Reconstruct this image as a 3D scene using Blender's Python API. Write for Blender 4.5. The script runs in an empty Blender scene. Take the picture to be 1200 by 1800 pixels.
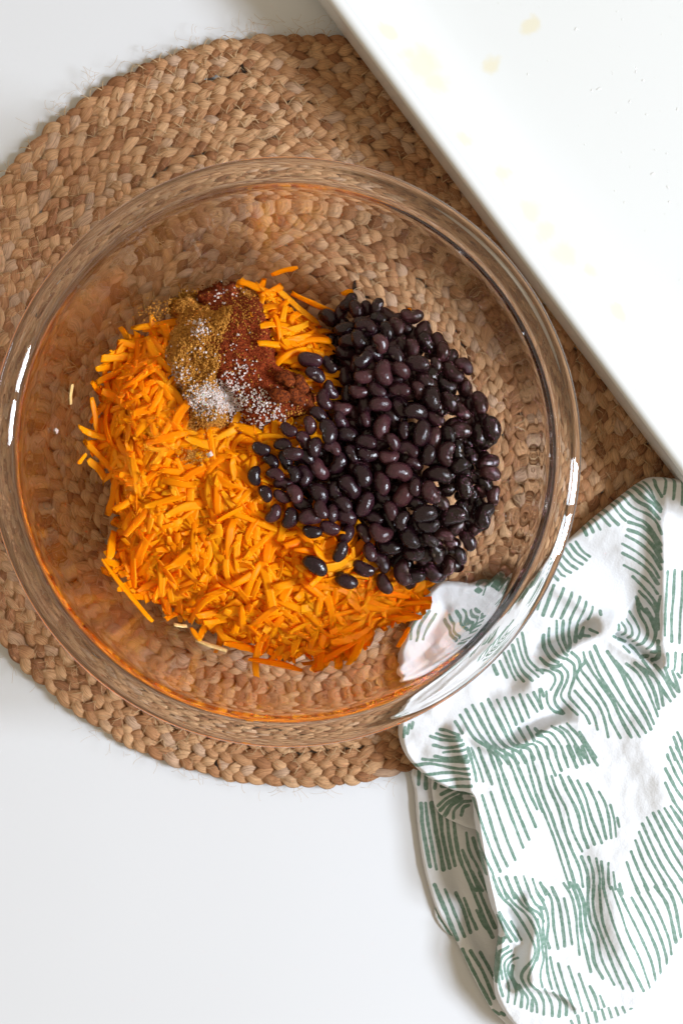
import bpy, math, random
import numpy as np
from mathutils import Vector, Matrix, Euler

random.seed(7)
rng = np.random.default_rng(7)
sc = bpy.context.scene
COL = sc.collection

# ------------------------------------------------------------------ camera, world, light, exposure
H = 0.90                    # camera height above the table
K = 0.0003157               # metres per photo pixel per metre of distance
cam_d = bpy.data.cameras.new("camera")
cam_d.sensor_fit = 'VERTICAL'
cam_d.sensor_height = 36.0
cam_d.lens = 18.0 / (900 * K)
cam_d.clip_start = 0.02
cam_d.clip_end = 20
cam = bpy.data.objects.new("camera", cam_d)
cam.location = (0, 0, H)
cam.rotation_euler = (0, 0, 0)
COL.objects.link(cam)
sc.camera = cam

world = bpy.data.worlds.new("World")
sc.world = world
world.use_nodes = True
wn = world.node_tree.nodes
wn["Background"].inputs[0].default_value = (1.0, 0.85, 0.61, 1)
wn["Background"].inputs[1].default_value = 0.53

def area_light(name, loc, target, sx, sy, power, color):
    l = bpy.data.lights.new(name, 'AREA')
    l.shape = 'RECTANGLE'
    l.size, l.size_y = sx, sy
    l.energy = power
    l.color = color
    o = bpy.data.objects.new(name, l)
    o.location = loc
    d = Vector(target) - Vector(loc)
    o.rotation_euler = d.to_track_quat('-Z', 'Y').to_euler()
    COL.objects.link(o)
    return o

WIN = Vector((1.75, -0.28, 1.48))              # a window of four panes to the right of the table
_w = (-WIN).to_track_quat('-Z', 'Y')
for _i in (-1, 1):
    for _j in (-1, 1):
        _p = WIN + _w @ Vector((_i * 0.18, _j * 0.165, 0))
        area_light("window_light", _p, _p - WIN, 0.29, 0.26, 22.5, (0.80, 0.895, 1.0))

sc.view_settings.view_transform = 'Standard'
sc.view_settings.look = 'None'
sc.view_settings.exposure = 0.0
sc.view_settings.gamma = 1.0
sc.render.engine = 'CYCLES'
cy = sc.cycles
cy.use_denoising = True
try:
    cy.denoiser = 'OPENIMAGEDENOISE'
    cy.denoising_input_passes = 'RGB_ALBEDO_NORMAL'
except Exception:
    pass
cy.max_bounces = 20
cy.diffuse_bounces = 12
cy.glossy_bounces = 6
cy.transmission_bounces = 12
cy.transparent_max_bounces = 8
cy.caustics_reflective = True
cy.caustics_refractive = True
cy.blur_glossy = 0.0
cy.sample_clamp_indirect = 22.0

# ------------------------------------------------------------------ helpers
def P(px, py, z=0.0):
    """photo pixel -> point of the place at height z"""
    s = K * (H - z)
    return ((px - 600.0) * s, (900.0 - py) * s, z)

def mesh_np(name, verts, quads=None, tris=None, smooth=True):
    verts = np.asarray(verts, dtype=np.float32)
    me = bpy.data.meshes.new(name)
    me.vertices.add(len(verts))
    me.vertices.foreach_set("co", verts.ravel())
    parts, sizes = [], []
    if quads is not None and len(quads):
        q = np.asarray(quads, dtype=np.int32)
        parts.append(q.ravel()); sizes.append(np.full(len(q), 4, dtype=np.int32))
    if tris is not None and len(tris):
        t = np.asarray(tris, dtype=np.int32)
        parts.append(t.ravel()); sizes.append(np.full(len(t), 3, dtype=np.int32))
    loops = np.concatenate(parts); sz = np.concatenate(sizes)
    me.loops.add(len(loops))
    me.loops.foreach_set("vertex_index", loops)
    me.polygons.add(len(sz))
    starts = np.concatenate([[0], np.cumsum(sz)[:-1]]).astype(np.int32)
    me.polygons.foreach_set("loop_start", starts)
    me.polygons.foreach_set("loop_total", sz)
    me.polygons.foreach_set("use_smooth", np.full(len(sz), smooth, dtype=bool))
    me.update(calc_edges=True)
    me.validate()
    return me

def attr_f(me, name, vals):
    a = me.attributes.new(name, 'FLOAT', 'POINT')
    a.data.foreach_set("value", np.asarray(vals, dtype=np.float32))

def attr_v(me, name, vals):
    a = me.attributes.new(name, 'FLOAT_VECTOR', 'POINT')
    a.data.foreach_set("vector", np.asarray(vals, dtype=np.float32).ravel())

def obj(name, me, mat=None, parent=None, label=None, cat=None, group=None, kind=None):
    o = bpy.data.objects.new(name, me)
    COL.objects.link(o)
    if mat is not None and me is not None and len(me.materials) == 0:
        me.materials.append(mat)
    if parent is not None:
        o.parent = parent
    if label: o["label"] = label
    if cat: o["category"] = cat
    if group: o["group"] = group
    if kind: o["kind"] = kind
    return o

def catmull(pts, n=8, closed=False):
    p = np.asarray(pts, dtype=float)
    if len(p) == 2 and not closed:
        t = np.linspace(0, 1, n + 1)[:, None]
        return p[0] * (1 - t) + p[1] * t
    out = []
    m = len(p)
    segs = m if closed else m - 1
    for i in range(segs):
        if closed:
            a, b, c, d = p[(i - 1) % m], p[i], p[(i + 1) % m], p[(i + 2) % m]
        else:
            b, c = p[i], p[i + 1]
            a = p[i - 1] if i > 0 else 2 * b - c
            d = p[i + 2] if i + 2 < m else 2 * c - b
        t = np.linspace(0, 1, n, endpoint=False)[:, None]
        out.append(0.5 * ((2 * b) + (-a + c) * t + (2 * a - 5 * b + 4 * c - d) * t**2 + (-a + 3 * b - 3 * c + d) * t**3))
    r = np.concatenate(out)
    if not closed:
        r = np.concatenate([r, p[-1:]])
    return r

def vnoise(x, y, seed=0):
    """smooth value noise in -1..1"""
    x = np.asarray(x, float); y = np.asarray(y, float)
    xi = np.floor(x).astype(np.int64); yi = np.floor(y).astype(np.int64)
    fx = x - xi; fy = y - yi
    fx = fx * fx * (3 - 2 * fx); fy = fy * fy * (3 - 2 * fy)
    def h(a, b):
        n = (a * 374761393 + b * 668265263 + seed * 1442695041) & 0x7fffffff
        n = ((n ^ (n >> 13)) * 1274126177) & 0x7fffffff
        return ((n ^ (n >> 16)) & 0xffff) / 32767.5 - 1.0
    return ((h(xi, yi) * (1 - fx) + h(xi + 1, yi) * fx) * (1 - fy)
            + (h(xi, yi + 1) * (1 - fx) + h(xi + 1, yi + 1) * fx) * fy)

def fbm(x, y, seed=0, octv=3):
    r = 0; a = 1.0; s = 0
    for i in range(octv):
        r = r + a * vnoise(np.asarray(x) * 2**i, np.asarray(y) * 2**i, seed + i * 17); s += a; a *= 0.5
    return r / s

def smooth01(t):
    t = np.clip(t, 0, 1)
    return t * t * (3 - 2 * t)

def seg_dist(X, Y, line):
    """distance of points to a polyline"""
    d = np.full(np.shape(X), 1e9)
    for (x0, y0), (x1, y1) in zip(line[:-1], line[1:]):
        dx, dy = x1 - x0, y1 - y0
        L = dx * dx + dy * dy + 1e-12
        t = np.clip(((X - x0) * dx + (Y - y0) * dy) / L, 0, 1)
        d = np.minimum(d, np.hypot(X - x0 - t * dx, Y - y0 - t * dy))
    return d

def poly_in(X, Y, poly):
    inside = np.zeros(np.shape(X), bool)
    n = len(poly)
    for i in range(n):
        x0, y0 = poly[i]; x1, y1 = poly[(i + 1) % n]
        if y0 == y1: continue
        c = ((y0 > Y) != (y1 > Y)) & (X < (x1 - x0) * (Y - y0) / (y1 - y0) + x0)
        inside ^= c
    return inside

def poly_sd(X, Y, poly):
    """signed distance, positive inside"""
    line = np.vstack([poly, poly[:1]])
    d = seg_dist(X, Y, line)
    return np.where(poly_in(X, Y, poly), d, -d)

# ------------------------------------------------------------------ materials
class NT:
    def __init__(self, name):
        self.m = bpy.data.materials.new(name)
        self.m.use_nodes = True
        self.t = self.m.node_tree
        self.b = self.t.nodes["Principled BSDF"]
        self.out = self.t.nodes["Material Output"]
    def n(self, typ, **kw):
        nd = self.t.nodes.new(typ)
        for k, v in kw.items():
            setattr(nd, k, v)
        return nd
    def l(self, a, b):
        self.t.links.new(a, b)
    def set(self, **kw):
        for k, v in kw.items():
            self.b.inputs[k.replace('_', ' ')].default_value = v
    def attr(self, name):
        return self.n('ShaderNodeAttribute', attribute_name=name)
    def noise(self, scale, detail=2.0, rough=0.5, vec=None):
        nd = self.n('ShaderNodeTexNoise')
        nd.inputs['Scale'].default_value = scale
        nd.inputs['Detail'].default_value = detail
        nd.inputs['Roughness'].default_value = rough
        if vec is not None: self.l(vec, nd.inputs['Vector'])
        return nd
    def ramp(self, fac, stops, interp='LINEAR'):
        r = self.n('ShaderNodeValToRGB')
        r.color_ramp.interpolation = interp
        e = r.color_ramp.elements
        while len(e) > 1: e.remove(e[-1])
        e[0].position = stops[0][0]; e[0].color = (*stops[0][1], 1)
        for p, c in stops[1:]:
            q = e.new(p); q.color = (*c, 1)
        self.l(fac, r.inputs[0])
        return r
    def mix(self, fac, a, b, mode='MIX'):
        m = self.n('ShaderNodeMix', data_type='RGBA', blend_type=mode)
        for inp, v in ((m.inputs[0], fac), (m.inputs[6], a), (m.inputs[7], b)):
            if hasattr(v, 'links') or hasattr(v, 'is_linked'): self.l(v, inp)
            elif isinstance(v, (int, float)): inp.default_value = v
            else: inp.default_value = (*v, 1)
        return m.outputs[2]
    def math(self, op, a, b=None, c=None):
        m = self.n('ShaderNodeMath', operation=op)
        for i, v in enumerate((a, b, c)):
            if v is None: continue
            if hasattr(v, 'is_linked'): self.l(v, m.inputs[i])
            else: m.inputs[i].default_value = v
        return m.outputs[0]
    def bump(self, h, strength, dist):
        b = self.n('ShaderNodeBump')
        b.inputs['Strength'].default_value = strength
        b.inputs['Distance'].default_value = dist
        self.l(h, b.inputs['Height'])
        self.l(b.outputs[0], self.b.inputs['Normal'])
        return b
    def objvec(self):
        return self.n('ShaderNodeTexCoord').outputs['Object']

def mat_table():
    t = NT("white_tabletop")
    n = t.noise(3.0, 3, 0.5, t.objvec())
    r = t.ramp(n.outputs[0], [(0.3, (0.630, 0.630, 0.655)), (0.7, (0.652, 0.652, 0.68))])
    t.l(r.outputs[0], t.b.inputs['Base Color'])
    n2 = t.noise(30.0, 4, 0.6, t.objvec())
    rr = t.n('ShaderNodeMapRange'); t.l(n2.outputs[0], rr.inputs[0])
    rr.inputs[3].default_value = 0.32; rr.inputs[4].default_value = 0.42
    t.l(rr.outputs[0], t.b.inputs['Roughness'])
    t.set(Specular_IOR_Level=0.35)
    return t.m

def mat_jute():
    t = NT("jute")
    tone = t.attr("tone").outputs['Fac']
    fib = t.attr("fib").outputs['Vector']
    n1 = t.noise(1.0, 4, 0.65, fib)
    base = t.ramp(tone, [(0.0, (0.0237, 0.0141, 0.0089)), (0.05, (0.2056, 0.0812, 0.0333)), (0.22, (0.3323, 0.1481, 0.0627)),
                         (0.55, (0.4588, 0.2435, 0.1183)), (0.8, (0.5220, 0.3034, 0.1600)), (1.0, (0.4454, 0.2880, 0.1995))])
    fr = t.ramp(n1.outputs[0], [(0.30, (0.46, 0.40, 0.34)), (0.48, (0.92, 0.91, 0.90)), (0.70, (1.30, 1.28, 1.25))])
    c = t.mix(1.0, base.outputs[0], fr.outputs[0], 'MULTIPLY')
    t.l(c, t.b.inputs['Base Color'])
    t.set(Roughness=0.72, Specular_IOR_Level=0.3)
    t.bump(n1.outputs[0], 0.9, 0.0006)
    return t.m

def mat_fibre():
    t = NT("pale_fibre")
    t.set(Base_Color=(0.46, 0.30, 0.16, 1), Roughness=0.7)
    return t.m

def mat_glass():
    t = NT("clear_glass")
    t.set(Base_Color=(1, 1, 1, 1), Roughness=0.0, IOR=1.47, Transmission_Weight=1.0)
    return t.m

OIL_STAINS = [(682,55,16),(742,105,38),(770,140,26),(720,92,22),(868,100,14),(815,245,17),(885,300,20),(930,372,30),(960,400,26),(1000,440,34),(1045,470,20),(1090,545,18),(940,30,14)]
def mat_ceramic():
    t = NT("white_enamel")
    v = t.objvec()
    flat = t.n('ShaderNodeVectorMath', operation='MULTIPLY'); t.l(v, flat.inputs[0]); flat.inputs[1].default_value = (1, 1, 0)
    n = t.noise(60.0, 3, 0.6, v)
    wob = t.math('MULTIPLY_ADD', n.outputs[0], 0.016, -0.008)
    f = None
    for (px, py, rad) in OIL_STAINS:
        x, y, _ = P(px, py, 0.03)
        lx = x * 0.598 - y * 0.801 + 0.06; ly = x * 0.801 + y * 0.598 - (519.5 * K * (H - 0.049) + 0.125)
        dn = t.n('ShaderNodeVectorMath', operation='DISTANCE'); t.l(flat.outputs[0], dn.inputs[0]); dn.inputs[1].default_value = (lx, ly, 0)
        e = t.math('ADD', dn.outputs['Value'], wob)
        g = t.n('ShaderNodeMapRange', interpolation_type='SMOOTHSTEP'); t.l(e, g.inputs[0])
        g.inputs[1].default_value = rad * K * 0.87 * 1.45; g.inputs[2].default_value = rad * K * 0.87 * 0.35; g.inputs[3].default_value = 0; g.inputs[4].default_value = 1
        f = g.outputs[0] if f is None else t.math('MAXIMUM', f, g.outputs[0])
    c = t.mix(f, (0.65, 0.65, 0.648), (0.65, 0.607, 0.49))
    t.l(c, t.b.inputs['Base Color'])
    t.set(Roughness=0.22, Specular_IOR_Level=0.5)
    return t.m

def mat_oil():
    t = NT("oil_drop")
    t.set(Base_Color=(0.67, 0.67, 0.655, 1), Roughness=0.08, Specular_IOR_Level=0.5)
    return t.m

def mat_towel():
    t = NT("printed_cotton")
    ink = t.attr("ink").outputs['Fac']
    pos = t.attr("cloth").outputs['Vector']
    n = t.noise(260.0, 3, 0.7, pos)       # rough stroke edges
    e = t.math('MULTIPLY_ADD', n.outputs[0], 2.0, -1.0)
    v = t.math('ADD', ink, e)
    r = t.n('ShaderNodeMapRange', interpolation_type='SMOOTHSTEP')
    t.l(v, r.inputs[0])
    r.inputs[1].default_value = -0.7; r.inputs[2].default_value = 0.7
    dry = t.noise(520.0, 2, 0.6, pos)
    dr = t.ramp(dry.outputs[0], [(0.3, (0.82, 0.82, 0.82)), (0.62, (1, 1, 1))])
    f = t.math('MULTIPLY', r.outputs[0], dr.outputs[0])
    gv = t.noise(9.0, 2, 0.5, pos)
    green = t.ramp(gv.outputs[0], [(0.3, (0.108, 0.195, 0.145)), (0.7, (0.158, 0.252, 0.203))])
    c = t.mix(f, (0.68, 0.68, 0.71), green.outputs[0])
    t.l(c, t.b.inputs['Base Color'])
    t.set(Roughness=0.85, Specular_IOR_Level=0.2, Sheen_Weight=0.15)
    wv = t.noise(900.0, 2, 0.6, pos)
    big = t.noise(45.0, 3, 0.55, pos)
    hh = t.math('MULTIPLY_ADD', big.outputs[0], 3.0, wv.outputs[0])
    t.bump(hh, 0.35, 0.0006)
    return t.m

def mat_shred():
    t = NT("orange_grated_flesh")
    oi = t.n('ShaderNodeObjectInfo').outputs['Random']
    tint = t.attr("tint").outputs['Fac']
    s = t.math('FRACT', t.math('ADD', oi, tint))
    base = t.ramp(s, [(0.0, (0.995, 0.315, 0.001)), (0.35, (0.996, 0.365, 0.001)), (0.75, (0.996, 0.415, 0.002)), (1.0, (0.996, 0.49, 0.015))])
    n = t.noise(420.0, 3, 0.6, t.objvec())
    nr = t.ramp(n.outputs[0], [(0.3, (1.0, 0.94, 0.8)), (0.65, (1.0, 1.05, 1.2))])
    c = t.mix(1.0, base.outputs[0], nr.outputs[0], 'MULTIPLY')
    t.l(c, t.b.inputs['Base Color'])
    t.set(Roughness=0.42, Specular_IOR_Level=0.14)
    tr = t.n('ShaderNodeBsdfTranslucent'); t.l(c, tr.inputs[0])
    mx = t.n('ShaderNodeMixShader'); mx.inputs[0].default_value = 0.44
    t.l(t.b.outputs[0], mx.inputs[1]); t.l(tr.outputs[0], mx.inputs[2]); t.l(mx.outputs[0], t.out.inputs[0])
    t.bump(n.outputs[0], 0.35, 0.0004)
    return t.m

def mat_pale_shred():
    t = NT("pale_peel")
    n = t.noise(300.0, 3, 0.6, t.objvec())
    r = t.ramp(n.outputs[0], [(0.3, (0.55, 0.33, 0.10)), (0.7, (0.80, 0.55, 0.24))])
    t.l(r.outputs[0], t.b.inputs['Base Color'])
    t.set(Roughness=0.5)
    return t.m

def mat_bean(name, spice=False):
    t = NT(name)
    oi = t.n('ShaderNodeObjectInfo').outputs['Random']
    v = t.objvec()
    n = t.noise(9.0, 4, 0.6, v)
    if spice:
        base = t.ramp(n.outputs[0], [(0.35, (0.03, 0.008, 0.004)), (0.5, (0.14, 0.026, 0.006)), (0.7, (0.27, 0.062, 0.012))])
        t.set(Roughness=0.8, Specular_IOR_Level=0.1)
        t.l(base.outputs[0], t.b.inputs['Base Color'])
        t.bump(n.outputs[0], 0.8, 0.0006)
        return t.m
    base = t.ramp(oi, [(0.0, (0.011, 0.0035, 0.006)), (0.45, (0.022, 0.007, 0.011)), (0.8, (0.040, 0.012, 0.017)), (1.0, (0.066, 0.022, 0.026))])
    nr = t.ramp(n.outputs[0], [(0.35, (0.75, 0.75, 0.78)), (0.7, (1.25, 1.15, 1.1))])
    c = t.mix(1.0, base.outputs[0], nr.outputs[0], 'MULTIPLY')
    hd = t.n('ShaderNodeVectorMath', operation='MULTIPLY'); t.l(v, hd.inputs[0]); hd.inputs[1].default_value = (0.55, 1, 1)
    hl = t.n('ShaderNodeVectorMath', operation='DISTANCE'); t.l(hd.outputs[0], hl.inputs[0]); hl.inputs[1].default_value = (0.0, 0.21, 0.0)
    hf = t.ramp(hl.outputs['Value'], [(0.035, (1, 1, 1)), (0.075, (0, 0, 0))])
    c = t.mix(hf.outputs[0], c, (0.16, 0.12, 0.10))
    t.l(c, t.b.inputs['Base Color'])
    fm = t.noise(5.0, 3, 0.6, v)
    fr = t.n('ShaderNodeMapRange'); t.l(fm.outputs[0], fr.inputs[0]); fr.inputs[1].default_value = 0.35; fr.inputs[2].default_value = 0.7; fr.inputs[3].default_value = 0.13; fr.inputs[4].default_value = 0.34
    t.l(fr.outputs[0], t.b.inputs['Roughness'])
    t.set(Specular_IOR_Level=0.45)
    n2 = t.noise(3.5, 2, 0.5, v)
    hh = t.math('MULTIPLY_ADD', n2.outputs[0], 2.0, n.outputs[0])
    t.bump(hh, 0.35, 0.0006)
    return t.m

def mat_spice(name, stops, scale):
    t = NT(name)
    v = t.n('ShaderNodeNewGeometry').outputs['Position']
    n = t.noise(scale, 4, 0.75, v)
    r = t.ramp(n.outputs[0], stops)
    t.l(r.outputs[0], t.b.inputs['Base Color'])
    t.set(Roughness=0.85, Specular_IOR_Level=0.15)
    t.bump(n.outputs[0], 1.0, 0.0007)
    return t.m

def mat_salt():
    t = NT("salt")
    t.set(Base_Color=(0.62, 0.51, 0.475, 1), Roughness=0.35, Subsurface_Weight=0.2, Subsurface_Scale=0.001)
    return t.m

M_TABLE, M_JUTE, M_FIBRE, M_GLASS = mat_table(), mat_jute(), mat_fibre(), mat_glass()
M_DISH, M_OIL, M_TOWEL = mat_ceramic(), mat_oil(), mat_towel()
M_SHRED, M_PALE = mat_shred(), mat_pale_shred()
M_BEAN, M_SBEAN = mat_bean("black_bean_skin"), mat_bean("spiced_bean_skin", True)
M_PAP = mat_spice("paprika", [(0.3, (0.05, 0.008, 0.003)), (0.5, (0.20, 0.027, 0.006)), (0.62, (0.37, 0.058, 0.010)), (0.74, (0.50, 0.20, 0.06))], 1500.0)
M_CUM = mat_spice("cumin", [(0.3, (0.20, 0.074, 0.010)), (0.5, (0.50, 0.205, 0.030)), (0.68, (0.68, 0.315, 0.06)), (0.82, (0.66, 0.40, 0.12))], 1300.0)
M_SALT = mat_salt()

# ------------------------------------------------------------------ tabletop
tv = [(-1.2, -1.2, 0), (1.2, -1.2, 0), (1.2, 1.2, 0), (-1.2, 1.2, 0), (-1.2, -1.2, -0.03), (1.2, -1.2, -0.03), (1.2, 1.2, -0.03), (-1.2, 1.2, -0.03)]
tq = [(0, 1, 2, 3), (7, 6, 5, 4), (0, 4, 5, 1), (1, 5, 6, 2), (2, 6, 7, 3), (3, 7, 4, 0)]
obj("tabletop", mesh_np("tabletop", tv, tq, smooth=False), M_TABLE, kind="structure", label="smooth white tabletop under everything")

# ------------------------------------------------------------------ braided jute placemat
MC = P(525, 713, 0.004)
MAT_R = 680 * K * (H - 0.004)
def build_mat():
    root = obj("jute_placemat", None, None, None, "round braided tan jute placemat under the glass bowl", "placemat")
    root.location = (MC[0], MC[1], 0)
    pitch = 0.0085
    T = 0.0228
    n_turn = (MAT_R - pitch * 0.5) / pitch
    root.rotation_euler = (0, 0, math.radians(42) - n_turn * 2 * math.pi)   # the tail ends under the dish
    th = np.linspace(0.55 * 2 * np.pi, n_turn * 2 * np.pi, 200000)
    rr = pitch * th / (2 * np.pi)
    s = np.concatenate([[0], np.cumsum(np.hypot(np.diff(rr), rr[:-1] * np.diff(th)))])
    S = s[-1]
    step = T / 22
    ss = np.arange(0, S, step)
    tth = np.interp(ss, s, th)
    N = len(ss)
    # uneven rows and uneven braid tension
    radial = pitch * tth / (2 * np.pi) + 0.0006 * vnoise(ss * 22, ss * 0, 3) + 0.0007 * vnoise(ss * 95, ss * 0, 5)
    tens = ss + 0.0045 * vnoise(ss * 17, ss * 0, 8) + 0.0032 * vnoise(ss * 55, ss * 0, 9)
    lift = 0.0006 * vnoise(ss * 25, ss * 0, 11)
    tip = smooth01((S - ss) / 0.05)          # the braid's end tucks in
    A = 0.285 * pitch; B = 0.00112
    M = 10
    ang = np.linspace(0, 2 * np.pi, M, endpoint=False)
    er = np.stack([np.cos(tth), np.sin(tth), 0 * tth], 1)
    for k in range(3):
        ph = 2 * np.pi * tens / T + 2 * np.pi * k / 3
        lat = A * np.sin(ph) * (0.4 + 0.6 * tip)
        ver = B * np.sin(2 * ph) + lift
        r = radial + lat
        cx = np.stack([r * np.cos(tth), r * np.sin(tth), 0.0040 + ver], 1)
        tan = np.gradient(cx, axis=0); tan /= np.linalg.norm(tan, axis=1)[:, None]
        up = np.array([0, 0, 1.0])
        side = np.cross(tan, up); side /= np.linalg.norm(side, axis=1)[:, None]
        nor = np.cross(side, tan)
        lobe = np.floor(ph / np.pi - 0.02).astype(np.int64)
        hsh = ((lobe * 7919 + k * 104729) % 10007) / 10007.0
        hs2 = ((lobe * 6101 + k * 15485863) % 9973) / 9973.0
        plump = 0.76 + 0.40 * np.abs(np.sin(ph)) ** 1.4
        wob = 1 + 0.22 * vnoise(ss * 140, ss * 0 + k, 21) + 0.30 * (hs2 - 0.5)
        a = 0.318 * pitch * plump * wob
        b = 0.00128 * plump * (1 + 0.15 * vnoise(ss * 110, ss * 0 + k, 25))
        ca, sa = np.cos(ang), np.sin(ang)
        ribs = 1 + 0.07 * np.sin(ang * 4)[None, :] * np.ones(N)[:, None]
        V = cx[:, None, :] + side[:, None, :] * (a[:, None] * ca[None, :] * ribs)[:, :, None] + nor[:, None, :] * (b[:, None] * sa[None, :] * ribs)[:, :, None]
        V[:, :, 2] = np.maximum(V[:, :, 2], 0.0006)
        idx = np.arange(N * M).reshape(N, M)
        q = np.stack([idx[:-1], np.roll(idx, -1, 1)[:-1], np.roll(idx, -1, 1)[1:], idx[1:]], -1).reshape(-1, 4)
        me = mesh_np("braid_strand", V.reshape(-1, 3), q)
        base = 0.54 + 0.62 * (hsh - 0.5) + 0.18 * vnoise(ss * 6, ss * 0 + k, 31)
        base = np.where(hs2 < 0.14, 0.10 + 0.14 * hsh, base)
        base = np.where(hs2 > 0.93, 0.95, base)
        spot = vnoise(ss * 70, ss * 0 + k * 3, 77)
        base = np.where(spot > 0.985, 0.0, base)
        tone = np.clip(np.repeat(base[:, None], M, 1), 0, 1)
        attr_f(me, "tone", tone.ravel())
        fv = np.zeros((N, M, 3))
        twist = ss * 120
        fv[:, :, 0] = (ss * 130)[:, None]
        fv[:, :, 1] = np.cos(ang)[None, :] * 6.5 + twist[:, None] * 0.35 + k * 31 + (lobe * 1.37 % 50)[:, None]
        fv[:, :, 2] = np.sin(ang)[None, :] * 6.5
        attr_v(me, "fib", fv.reshape(-1, 3))
        obj("braid_strand", me, M_JUTE, root)
    # pale stitching that laces neighbouring rows, and loose hairs
    def tubes(name, lines, rad, kind=None):
        vs, qs, c = [], [], 0
        for ln in lines:
            ln = np.asarray(ln)
            tg = np.gradient(ln, axis=0); tg /= np.linalg.norm(tg, axis=1)[:, None] + 1e-9
            s1 = np.cross(tg, [0.03, 0.02, 1.0]); s1 /= np.linalg.norm(s1, axis=1)[:, None] + 1e-9
            s2 = np.cross(s1, tg)
            n = len(ln)
            rr_ = rad * (0.7 + 0.6 * random.random())
            for j in range(3):
                an = 2 * np.pi * j / 3 + 0.5
                vs.append(ln + rr_ * (math.cos(an) * s1 + math.sin(an) * s2))
            i = np.arange(n)
            for j in range(3):
                j2 = (j + 1) % 3
                qs.append(np.stack([c + j * n + i[:-1], c + j2 * n + i[:-1], c + j2 * n + i[1:], c + j * n + i[1:]], 1))
            c += 3 * n
        return obj(name, mesh_np(name, np.vstack(vs), np.vstack(qs)), M_FIBRE, root, kind=kind)
    lines = []
    cur = T * 20
    while cur < S - 0.05:
        if random.random() < 0.6:
            t0 = np.interp(cur, s, th)
            r0 = pitch * t0 / (2 * np.pi) + pitch * 0.5
            if r0 < MAT_R - pitch * 0.6:
                for sg in (-1, 1):
                    if random.random() < 0.75:
                        w = sg * T / 6 * random.uniform(0.6, 1.1)
                        f = np.linspace(0, 1, 6)
                        rad_ = r0 + pitch * (-0.25 + 0.5 * f) + 0.0003 * np.sin(3 * f)
                        tt = t0 + w * f / r0
                        z = 0.0064 + 0.0009 * np.sin(np.pi * f) - 0.0012 * (f > 0.9) - 0.0012 * (f < 0.1)
                        lines.append(np.stack([rad_ * np.cos(tt), rad_ * np.sin(tt), z], 1))
        cur += T / 3
    tubes("stitching_thread", lines, 0.00020, "stuff")
    hairs = []
    for i in range(6500):
        edge = random.random() < 0.02
        r0 = MAT_R * (1.0 if edge else math.sqrt(random.uniform(0.15, 1)))
        a0 = random.uniform(0, 2 * np.pi)
        hd = random.uniform(0, 2 * np.pi)
        L = random.uniform(0.003, 0.011)
        cur_ = random.uniform(-1.6, 1.6)
        n = 6
        p = np.zeros((n, 3)); x, y = r0 * math.cos(a0), r0 * math.sin(a0)
        z = 0.0060 if not edge else random.uniform(0.002, 0.006)
        for j in range(n):
            f = j / (n - 1)
            p[j] = (x, y, z + 0.0022 * math.sin(math.pi * f) * random.uniform(0.6, 1.1))
            x += L / n * math.cos(hd); y += L / n * math.sin(hd); hd += cur_ / n
        hairs.append(p)
    tubes("loose_fibre", hairs, 0.000065, "stuff")
    return root
build_mat()
MAT_TOP = 0.0074

# ------------------------------------------------------------------ glass bowl
BZ = MAT_TOP                               # underside of the bowl
BC = P(501, 794, BZ + 0.103)               # axis of the bowl
MIDLINE = [(0.0, 0.0036), (0.030, 0.0036), (0.048, 0.0036), (0.060, 0.0050), (0.0735, 0.0100), (0.0870, 0.0190), (0.0980, 0.0320), (0.1060, 0.0495),
           (0.1112, 0.0680), (0.1150, 0.0850), (0.1174, 0.0945), (0.1194, 0.0990), (0.1222, 0.1013), (0.1252, 0.1017), (0.1277, 0.1008)]
_mid = catmull(MIDLINE, 7)
_tg = np.gradient(_mid, axis=0); _tg /= np.linalg.norm(_tg, axis=1)[:, None]
_nm = np.stack([-_tg[:, 1], _tg[:, 0]], 1)                 # towards the inside of the bowl
_th = np.interp(_mid[:, 0], [0, 0.06, 0.10, 0.117, 0.123, 0.1276], [0.0046, 0.0044, 0.0040, 0.0043, 0.0047, 0.0045])[:, None]
_inn = _mid + _nm * _th / 2
_out = _mid - _nm * _th / 2
_a = np.linspace(0, np.pi, 11)[1:-1]
_cap = _mid[-1] + (-_nm[-1] * np.cos(_a)[:, None] + _tg[-1] * np.sin(_a)[:, None]) * _th[-1] / 2
_foot = np.exp(-((_out[:, 0] - 0.0525) / 0.004) ** 2) * 0.0011   # small foot ring
_out = _out - np.stack([0 * _foot, _foot], 1)
_out[:, 1] -= _out[:, 1].min() * 0
prof = np.vstack([_out, _cap, _inn[::-1]])
prof[:, 1] -= prof[:, 1].min()
_dz = 0.0
prof[:, 0] = np.maximum(prof[:, 0], 0)
prof[0, 0] = prof[-1, 0] = 0
ZR, ZZ = _inn[:, 0], _inn[:, 1] - (_out[:, 1].min()) + BZ
def zin(x, y):
    return np.interp(np.hypot(np.asarray(x) - BC[0], np.asarray(y) - BC[1]), ZR, ZZ)
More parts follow.
